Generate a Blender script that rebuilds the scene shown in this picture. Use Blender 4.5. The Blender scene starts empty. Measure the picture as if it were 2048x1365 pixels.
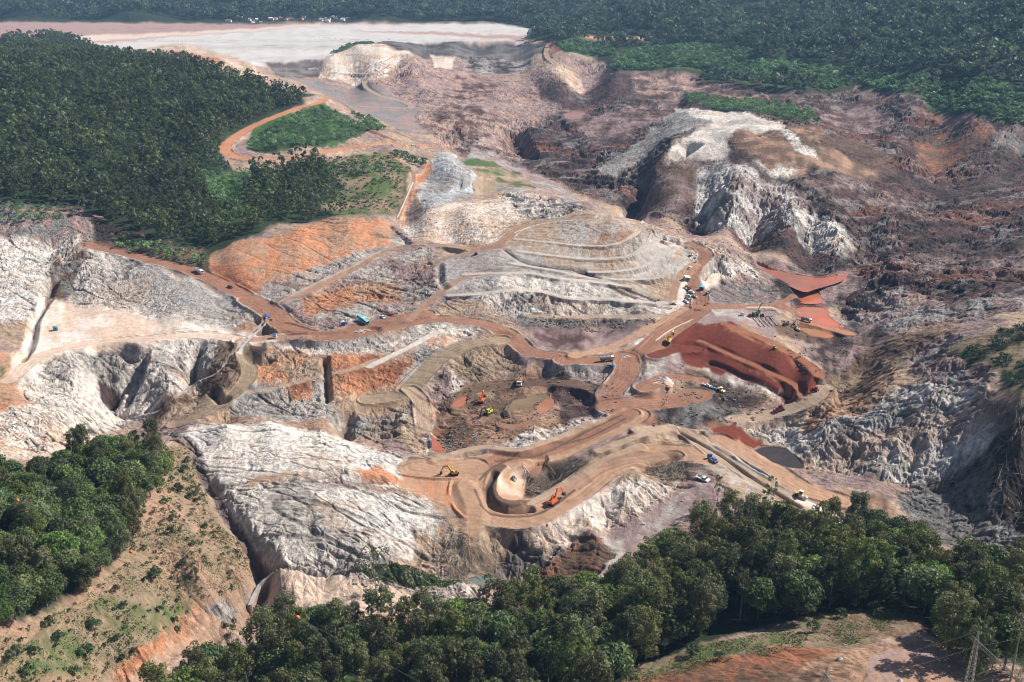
import bpy, math, random
import numpy as np
from mathutils import Vector
R = math.radians
# ---------------------------------------------------------------- camera, sky, sun, exposure
scn = bpy.context.scene
COL = scn.collection
HC, FPX, PITCH = 240.0, 2100.0, R(20.9)
SA, CA = math.sin(PITCH), math.cos(PITCH)
cam = bpy.data.cameras.new("camera"); cam.lens = FPX/2048*36; cam.sensor_width = 36
cam.clip_start = 1; cam.clip_end = 40000
camo = bpy.data.objects.new("camera", cam); COL.objects.link(camo)
camo.location = (0, 0, HC); camo.rotation_euler = (R(90)-PITCH, 0, 0)
scn.camera = camo
SUN_EL, SUN_AZ = R(40), R(66)          # azimuth clockwise from +Y (away from the camera)
w = bpy.data.worlds.new("World"); scn.world = w; w.use_nodes = True
nt = w.node_tree; bg = nt.nodes["Background"]
sky = nt.nodes.new("ShaderNodeTexSky"); sky.sky_type = 'NISHITA'; sky.sun_disc = False
sky.sun_elevation = SUN_EL; sky.sun_rotation = SUN_AZ; sky.air_density = 1.0; sky.dust_density = 1.0
nt.links.new(sky.outputs[0], bg.inputs[0]); bg.inputs[1].default_value = 0.055
sl = bpy.data.lights.new("sun", 'SUN'); sl.energy = 5.0; sl.angle = R(0.5); sl.color = (1, .95, .87)
so = bpy.data.objects.new("sun", sl); COL.objects.link(so)
sd = Vector((math.sin(SUN_AZ)*math.cos(SUN_EL), math.cos(SUN_AZ)*math.cos(SUN_EL), math.sin(SUN_EL)))
so.rotation_euler = sd.to_track_quat('Z', 'Y').to_euler(); so.location = (300, 300, 600)
scn.view_settings.view_transform = 'Standard'; scn.view_settings.look = 'None'
scn.view_settings.exposure = 0.55; scn.view_settings.gamma = 1
scn.cycles.max_bounces = 4; scn.cycles.diffuse_bounces = 2; scn.cycles.transparent_max_bounces = 4
scn.cycles.volume_bounces = 0; scn.cycles.pixel_filter_type = 'BLACKMAN_HARRIS'; scn.cycles.filter_width = 1.0
QUICK = 1.0
# ---------------------------------------------------------------- helpers: map coordinates, noise
f32 = np.float32
def Yof(py):
    v = (np.asarray(py, float)-682.5)/FPX
    return HC*(CA-SA*v)/(SA+CA*v)
def Pof(Y):
    return 682.5+FPX*(HC*CA-Y*SA)/(Y*CA+HC*SA)
NR, NC = int(1640/QUICK), int(1960/QUICK)
PY = np.linspace(-85, 1900, NR); US = np.linspace(-.68, .68, NC)
YR = Yof(PY)
Yg = np.repeat(YR[:, None], NC, 1).astype(f32); Xg = (US[None, :]*YR[:, None]).astype(f32)
def ij(X, Y):
    return (Pof(np.asarray(Y, float))-PY[0])/(PY[-1]-PY[0])*(NR-1), (np.asarray(X, float)/Y-US[0])/(US[-1]-US[0])*(NC-1)
def bil(G, X, Y):
    i, j = ij(X, Y); a, b = G.shape
    i = np.clip(i*(a-1)/(NR-1), 0, a-1.001); j = np.clip(j*(b-1)/(NC-1), 0, b-1.001)
    i0 = i.astype(int); j0 = j.astype(int); fi = i-i0; fj = j-j0
    return (G[i0, j0]*(1-fi)*(1-fj)+G[i0+1, j0]*fi*(1-fj)+G[i0, j0+1]*(1-fi)*fj+G[i0+1, j0+1]*fi*fj)
def at(G, px, py):
    """the point of the ground (height grid G) that the pixel shows"""
    px = np.atleast_1d(np.asarray(px, float)); py = np.atleast_1d(np.asarray(py, float))
    a = (px-1024)/FPX; b = -(py-682.5)/FPX
    dy = CA+b*SA; dz = -SA+b*CA
    ys = 190*1.006**np.arange(660)
    X = a[:, None]*ys[None]/dy[:, None]; Z = HC+ys[None]*(dz/dy)[:, None]
    Yb = np.repeat(ys[None], len(px), 0)
    g = bil(G, X, Yb); below = Z < g
    k = np.where(below.any(1), below.argmax(1), 640); k = np.maximum(k, 1)
    r = np.arange(len(px)); d0 = (Z-g)[r, k-1]; d1 = (Z-g)[r, k]
    t = np.clip(d0/(d0-d1+1e-9), 0, 1); y = ys[k-1]+(ys[k]-ys[k-1])*t
    x = a*y/dy
    return x, y, bil(G, x, y)
def sm(t): t = np.clip(t, 0, 1); return t*t*(3-2*t)
def hsh(i, j, s):
    n = (i.astype(np.int64)*374761393+j.astype(np.int64)*668265263+s*1274126177) & 0xffffffff
    n = ((n ^ (n >> 13))*1274126177) & 0xffffffff
    return ((n ^ (n >> 16)) & 0xffff).astype(f32)/65535.
def noise(X, Y, lam, s=0):
    x = X/lam; y = Y/lam; i = np.floor(x); j = np.floor(y); fx = (x-i).astype(f32); fy = (y-j).astype(f32)
    i = i.astype(np.int32); j = j.astype(np.int32)
    def g(di, dj):
        a = hsh(i+di, j+dj, s)*f32(6.2831853)
        return np.cos(a)*(fx-di)+np.sin(a)*(fy-dj)
    ux = fx*fx*fx*(fx*(fx*6-15)+10); uy = fy*fy*fy*(fy*(fy*6-15)+10)
    a = g(0, 0); b = g(1, 0); c = g(0, 1); d = g(1, 1)
    a = a+(b-a)*ux; c = c+(d-c)*ux
    return ((a+(c-a)*uy)*1.4).astype(f32)
def fbm(X, Y, lam, n, s=0, gain=.5):
    r = 0; a = 1
    for k in range(n):
        r = r+a*noise(X, Y, lam/2**k, s+k*7); a *= gain
    return r
def slope(Hh):
    dU = (US[1]-US[0])
    hu = np.gradient(Hh, axis=1)/dU; hx = hu/Yg
    hy = np.gradient(Hh, axis=0)/np.gradient(Yg, axis=0)-hx*US[None, :].astype(f32)
    return hx.astype(f32), hy.astype(f32)
def gully(X, Y, gx, gy, lam, s):
    """stripes that run down the slope, pieced together cell by cell (rills and their ridges)"""
    x = X/lam; y = Y/lam; m = np.sqrt(gx*gx+gy*gy)+1e-4
    sx = (gy/m*6.283).astype(f32); sy = (-gx/m*6.283).astype(f32)
    i = np.floor(x); j = np.floor(y); fx = (x-i).astype(f32); fy = (y-j).astype(f32)
    i = i.astype(np.int32); j = j.astype(np.int32)
    W = 0; C = 0; S = 0
    for a in (-1, 0, 1):
        for b in (-1, 0, 1):
            h1 = hsh(i+a, j+b, s); h2 = hsh(i+a, j+b, s+5)
            vx = fx-a-h1; vy = fy-b-h2
            d = vx*vx+vy*vy
            wt = np.exp(-d*2.2); ph = vx*sx+vy*sy
            W = W+wt; C = C+np.cos(ph)*wt; S = S-np.sin(ph)*wt
    W = W+.05
    return C/W, S/W*sx/lam, S/W*sy/lam
# ---------------------------------------------------------------- the lie of the land: pixel + height above the pit road
CP = """
0,-40,60 300,-40,60 700,-40,60 1100,-40,62 1400,-40,80 1600,-40,90 1800,-40,105 2048,-40,115 2200,-40,120 -150,-40,60
0,-70,40 1000,-70,40 2048,-70,60
-150,2,60 0,2,61 250,0,62 500,0,60 750,2,60 1000,0,62 1200,0,66 1400,0,92 1600,2,107 1800,2,122 2048,8,132 2200,8,132
-150,44,30 0,44,30 200,42,30 350,42,30 500,48,30 700,43,30 850,43,30 1000,45,30 1130,48,31 -150,80,30 0,80,30 200,80,30 400,80,30 600,80,30 800,70,30 1000,70,30
-150,110,30 0,110,30 150,112,30 300,112,30 420,118,30 520,124,30 640,120,30 740,90,31 900,84,31 1060,84,31
0,122,73 100,120,72 200,132,73 300,142,69 400,152,63 500,167,56 560,187,50 630,206,43 -150,122,73
345,94,47 420,104,44 470,125,36 300,102,37 530,150,22
700,165,10 640,170,13 720,95,47 760,92,48 820,110,42 660,107,38 640,142,17 720,160,14 800,150,22 900,170,12 1000,180,6 1100,200,0 950,115,12 1040,112,12 850,112,20
1030,275,-14 1060,262,-6 1150,235,-2 1120,150,22 1090,90,31 1100,120,28 1175,188,-3 1230,150,24 1230,190,10 1195,210,0 1140,190,4
1060,62,42 1110,72,36 1180,60,46
740,170,18 750,205,17 830,215,12 640,200,38 700,235,29 760,265,22 850,290,14 930,330,6 1050,350,-10 1130,380,-13 1240,420,-16 1180,400,-15
710,205,16 720,190,14 870,240,8 950,230,7 1000,300,-8 880,270,8 940,290,3 1010,220,2 980,240,4
0,200,68 150,200,65 300,200,59 450,200,51 560,230,42 0,300,53 150,300,49 300,300,43 420,300,38 0,400,35 150,400,31 300,400,25 0,440,26 180,465,20 80,470,21 300,470,20 380,500,15 -150,200,70 -150,300,54 -150,440,28
172,492,19 300,520,15 400,548,12 500,598,9 560,640,7 640,672,6 760,658,6 870,637,7 985,650,6 1060,700,3 1170,720,2 1280,700,3 1370,630,6 1400,612,7
470,290,34 450,310,33 500,325,31 600,312,31 700,297,28 780,287,25 560,225,39 500,255,36 580,265,37 680,262,33 620,240,38
450,380,24 600,350,26 750,340,22 800,370,14 600,440,17 700,415,15 420,470,16 430,520,13 440,545,11 810,440,7 520,340,28
600,465,23 700,445,22 765,450,18 510,490,20 460,510,17 520,590,9 600,565,12 700,520,15 820,490,16 900,490,17 640,545,12 560,600,9 740,490,16 830,560,11
860,450,21 930,420,27 1030,395,25 1100,395,22 900,470,19 820,455,11 985,395,20 850,410,18 1060,420,26
895,315,21 940,350,20 880,400,17 960,380,11 850,385,14 920,400,15 900,340,24 870,350,17 840,340,15 990,345,2 1020,370,5 940,322,6 1060,372,6
1000,480,24 1060,455,28 1150,432,34 1230,450,34 1290,480,30 1350,490,25 1400,510,19 1400,560,12 1400,600,8 1110,425,31
1170,403,32 1230,430,33 1300,463,30 1400,483,22 1460,505,16 1530,550,3 1480,540,8 1440,560,8 1480,580,1 1540,590,-3 1500,490,-15 1300,436,-14 1400,465,-14
1000,540,19 1150,540,19 1280,560,14 1340,590,9 1000,600,11 1150,600,10 1280,612,9 900,600,9 880,560,14 800,600,9 890,520,17 1050,635,5 1150,635,5 1250,635,5 1340,618,7 1060,650,4 1130,675,-1 1200,670,-1 1320,636,5 1350,655,5 1250,690,1 1000,575,15 1150,575,15 1030,510,22 1200,510,24 1300,520,21 760,620,8 930,620,8
-150,500,18 0,495,20 60,500,18 95,500,15 90,560,10 0,560,12 20,600,8 170,520,17 200,560,10 150,592,6 300,622,4 450,655,2 520,655,3 300,560,11 420,600,8 500,630,6
100,625,5 200,642,4 300,657,3 400,667,3 480,680,4 60,690,3 30,740,2 -20,780,3 220,745,-6 225,790,-17 300,832,-19 160,755,-2 350,720,-3 390,770,-13 285,715,-1 100,770,-3 180,820,-12 110,840,0 40,850,5 60,890,5 0,880,8 200,862,-17 340,790,-8 240,700,0 150,715,1 130,870,0 -150,700,8 -150,880,14 20,650,5
380,690,1 440,700,1 275,835,-20
500,720,2 500,780,-5 430,800,-6 570,700,3 640,725,1 700,745,0 650,800,-7 560,800,-7 450,850,-12 350,845,-15 740,700,3 800,690,3 850,685,3 900,690,3 950,680,4 870,740,-3 820,790,-7 760,800,-9 700,835,-11 700,885,-15 560,838,-10 610,855,-11 640,760,-3 800,740,-2 820,720,0 800,850,-10 840,880,-11 760,880,-14 480,740,0
370,855,-7 450,847,-1 550,850,-1 640,868,-3 700,885,-4 760,905,-6 830,925,-8 500,930,-2 600,955,0 700,975,-2 850,1020,-9 890,1060,-11 550,1040,-2 650,1080,-4 750,1110,-6 500,1060,-4 540,1120,-8 400,930,-3 430,1000,-5 480,1070,-6 700,1150,-9 880,1150,-16 800,1180,-13 960,1185,-20 330,880,-2 820,960,-8 930,1110,-14 400,880,-4
880,880,-12 930,850,-10 960,835,-9 1050,800,-9 1090,810,-9 1000,860,-10 1100,750,-6 1000,770,-9 930,765,-6 900,800,-9 1150,770,-5 1200,780,-4 1180,835,-7 1100,865,-9 970,700,1 1040,725,-2 1120,735,0 930,720,-2 890,760,-4 880,840,-12 1020,880,-9 930,800,-10
1230,720,1 1250,760,-1 1225,790,-3 1250,825,-4 1180,870,-6 1080,905,-7 960,930,-8 930,990,-9 980,1032,-10 1060,1035,-10 1150,985,-9 1230,927,-7 1330,910,-6 1420,925,-6 1020,960,-11 1090,945,-17 1120,920,-12 1050,980,-15
830,945,-8 890,950,-8 860,990,-9 1100,1045,-11 1250,980,-7 1400,945,-6 1300,1010,-11 1150,1095,-18 1200,1080,-20 1050,1150,-24 1000,1140,-23 950,1060,-11 1350,1000,-10 1450,960,-6 1060,1080,-14 1000,1060,-12 1200,1040,-9
1300,765,0 1400,745,-5 1330,795,-4 1450,800,-9 1370,870,-9 1280,860,-4 1480,845,-9 1500,890,-13 1390,880,-7 1560,915,-15 1550,950,-9 1650,985,-11 1720,985,-12 1600,1010,-10 1290,720,4 1340,720,2 1400,800,-5 1300,820,-3
1350,672,3 1400,648,6 1460,652,6 1560,693,5 1645,748,4 1650,765,1 1400,683,1 1470,714,0 1540,745,-1 1600,785,-2 1345,715,-2 1405,738,-5 1480,772,-7 1560,800,-8 1590,800,-7 1500,650,5
1500,620,3 1560,600,1 1600,645,-7 1620,560,-8 1640,590,-8 1630,632,-8 1700,650,-9 1670,715,-12 1720,745,-14 1670,790,-12 1530,640,0 1700,700,-8 1600,610,-6
1600,480,-8 1700,500,-10 1750,530,-4 1780,540,6 1850,560,4 1950,560,4 2048,560,4 2200,560,6 1700,430,2 1800,440,2 1900,470,-4 2048,475,2 1550,465,2 1450,445,4 1350,400,0 1320,330,14 1290,400,-12 1250,330,-2 1200,290,-2 1300,262,6 1350,240,22 1400,252,32 1430,300,27 1500,232,36 1580,245,34 1650,262,30 1500,330,26 1560,385,12 1650,430,6 1750,330,16 1830,345,4 1800,295,10 1880,330,-4 1950,330,6 2048,290,14 1950,400,0 2048,400,6 1850,400,-2 1740,400,4 1800,500,-8 1900,520,-6 1560,300,32 1650,320,26 1480,380,18 1420,370,10 1700,470,4 1600,440,10
1360,215,6 1380,200,16 1450,205,21 1550,218,20 1700,210,8 1760,250,6 1650,195,16 1600,222,22 1250,230,4 1220,150,20 1350,150,26 1250,128,29 1450,110,41 1500,150,30 1600,150,33 1720,140,38 1600,180,25 1850,180,38 1950,235,32 2048,255,30 1800,100,60 2048,130,70 1600,90,55 1400,70,58 1250,60,50 1200,90,34 1600,40,82 1800,40,98 2048,50,112 1400,30,76 1200,30,54 1300,190,8 1400,180,14 1850,230,16 1790,205,24 1900,270,10 2200,150,80 2200,260,34 2200,50,115 2200,400,10 1500,60,66
1750,625,-4 1850,635,2 1960,610,12 2048,600,16 1800,680,0 1900,690,14 2048,690,28 1700,800,-6 1830,740,8 1950,800,16 2048,790,28 1600,850,-9 1700,860,-5 1850,860,2 1780,860,-2 1960,880,8 2048,880,18 1700,930,-12 1640,920,-13 1820,950,-12 1900,950,-8 2048,960,2 1850,1000,-14 1950,1050,-12 2048,1080,-8 1780,1020,-13 2200,620,18 2200,800,34 2200,1000,4 1650,870,-6 1760,770,4 1850,800,10
1300,1150,-16 1500,1080,-10 1700,1100,-10 1900,1150,-6 2048,1180,-2 1400,1250,4 1600,1250,11 1800,1250,16 2048,1270,20 1700,1320,25 1500,1345,19 2000,1345,26 1200,1300,0 1000,1250,-14 1000,1350,-2 800,1230,-12 800,1350,-4 600,1250,-14 600,1350,-9 1700,1480,34 1000,1500,6 300,1480,14 2048,1480,36 0,1480,34 1700,1800,50 1000,1800,20 300,1800,30 2200,1400,32 2200,1200,4 -150,1480,40 2100,1800,52 0,1800,48
0,915,18 100,905,10 290,885,4 370,920,-1 200,950,14 335,1000,6 420,1050,-5 250,1050,12 100,1050,22 0,1050,28 0,1200,30 150,1150,19 300,1150,7 400,1150,1 490,1160,-9 525,1165,-18 500,1215,-19 420,1240,-13 350,1200,-3 250,1250,6 100,1250,19 0,1330,28 150,1350,10 310,1310,-2 230,1365,0 640,1180,-12 750,1190,-13 560,1175,-12 -150,1050,34 -150,1250,38 380,1275,-12 330,1255,-2 900,1190,-15
"""
pts = np.array([[float(v) for v in t.split(',')] for t in CP.split()])
_a = (pts[:, 0]-1024)/FPX; _b = -(pts[:, 1]-682.5)/FPX
_y = (pts[:, 2]-HC)*(CA+_b*SA)/(-SA+_b*CA); _x = _a*_y/(CA+_b*SA)
cu = _x/_y; cp = Pof(_y)/FPX
kc = .010
def kern(du, dp): return np.sqrt(du*du+dp*dp+kc*kc)
n = len(pts); A = np.zeros((n+1, n+1))
A[:n, :n] = kern(cu[:, None]-cu, cp[:, None]-cp)+np.eye(n)*-.0006; A[:n, n] = 1; A[n, :n] = 1
wts = np.linalg.solve(A, np.append(pts[:, 2], 0))
mr, mc = 420, 320
uu = np.linspace(US[0], US[-1], mc); pp = np.linspace(PY[0], PY[-1], mr)/FPX
M0 = np.zeros((mr, mc))
for r in range(mr):
    M0[r] = kern(uu[:, None]-cu, pp[r]-cp) @ wts[:n]+wts[n]
def polysdf(px, py, qx, qy):
    """signed distance (positive inside) to a polygon"""
    d = np.full(px.shape, 1e18, f32); ins = np.zeros(px.shape, bool); m = len(qx)
    for k in range(m):
        ax, ay, bx, by = qx[k], qy[k], qx[(k+1) % m], qy[(k+1) % m]
        ex, ey = bx-ax, by-ay; wx = px-ax; wy = py-ay
        t = np.clip((wx*ex+wy*ey)/(ex*ex+ey*ey+1e-9), 0, 1)
        d = np.minimum(d, (wx-ex*t)**2+(wy-ey*t)**2)
        c = (ay <= py) != (by <= py)
        if ay != by: ins ^= c & (px < ax+(py-ay)*ex/(by-ay))
    d = np.sqrt(d); return np.where(ins, d, -d)
def flat_pts(s, z):                       # "x,y x,y" pixels on the level plane z -> map coordinates
    q = np.array([[float(v) for v in t.split(',')] for t in s.split()]); aa = (q[:, 0]-1024)/FPX; bb = -(q[:, 1]-682.5)/FPX
    y = (z-HC)*(CA+bb*SA)/(-SA+bb*CA); return aa/(CA+bb*SA)*FPX, Pof(y)
mU, mP = np.meshgrid(uu*FPX, pp*FPX); mY = Yof(mP); mX = mU/FPX*mY
lk = polysdf(mU, mP, *flat_pts("-340,40 0,43 200,41 500,46 700,43 1000,45 1132,48 1066,60 1056,83 960,82 750,88 640,122 540,125 400,121 -340,114", 30))
k_ = sm(lk/6+.5); M0 = M0*(1-k_)+30*k_
k_ = sm((mY-2950)/500)+sm((mU-60)/60)*sm((mY-1750)/500); M0 = M0+np.clip(k_, 0, 1)*sm((-lk-6)/20)*(fbm(mX, mY, 430, 3, 401)*22)
Hm = bil(M0, Xg, Yg).astype(f32)
def W(s):                                # "x,y x,y" pixels -> ground
    a = np.array([[float(v) for v in t.split(',')] for t in s.split()])
    return at(M0, a[:, 0], a[:, 1])
# ---------------------------------------------------------------- ground zones: colours (two per zone), rilling, ruggedness
c_ = dict(white=(.72,.635,.565), chalk=(.66,.615,.575), grey=(.43,.385,.35), dgrey=(.21,.20,.19), bluegrey=(.345,.32,.305), peach=(.62,.46,.36),
  pink=(.40,.27,.23), orange=(.52,.235,.125), ltor=(.56,.34,.19), tan=(.42,.30,.215), olive=(.31,.23,.155), road=(.30,.150,.098), red=(.155,.037,.022),
  brown=(.14,.088,.060), pbrown=(.098,.056,.052), dark=(.045,.032,.030), mauve=(.30,.212,.20), wood=(.026,.040,.020), grass=(.085,.115,.040),
  lush=(.065,.125,.038), straw=(.25,.185,.12), sand=(.42,.255,.165), lake=(.42,.27,.24), dirt=(.36,.22,.15), silver=(.46,.465,.47), rust=(.30,.12,.065), water=(.30,.17,.12), dsoil=(.10,.075,.06), bench=(.52,.455,.40))
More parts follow.
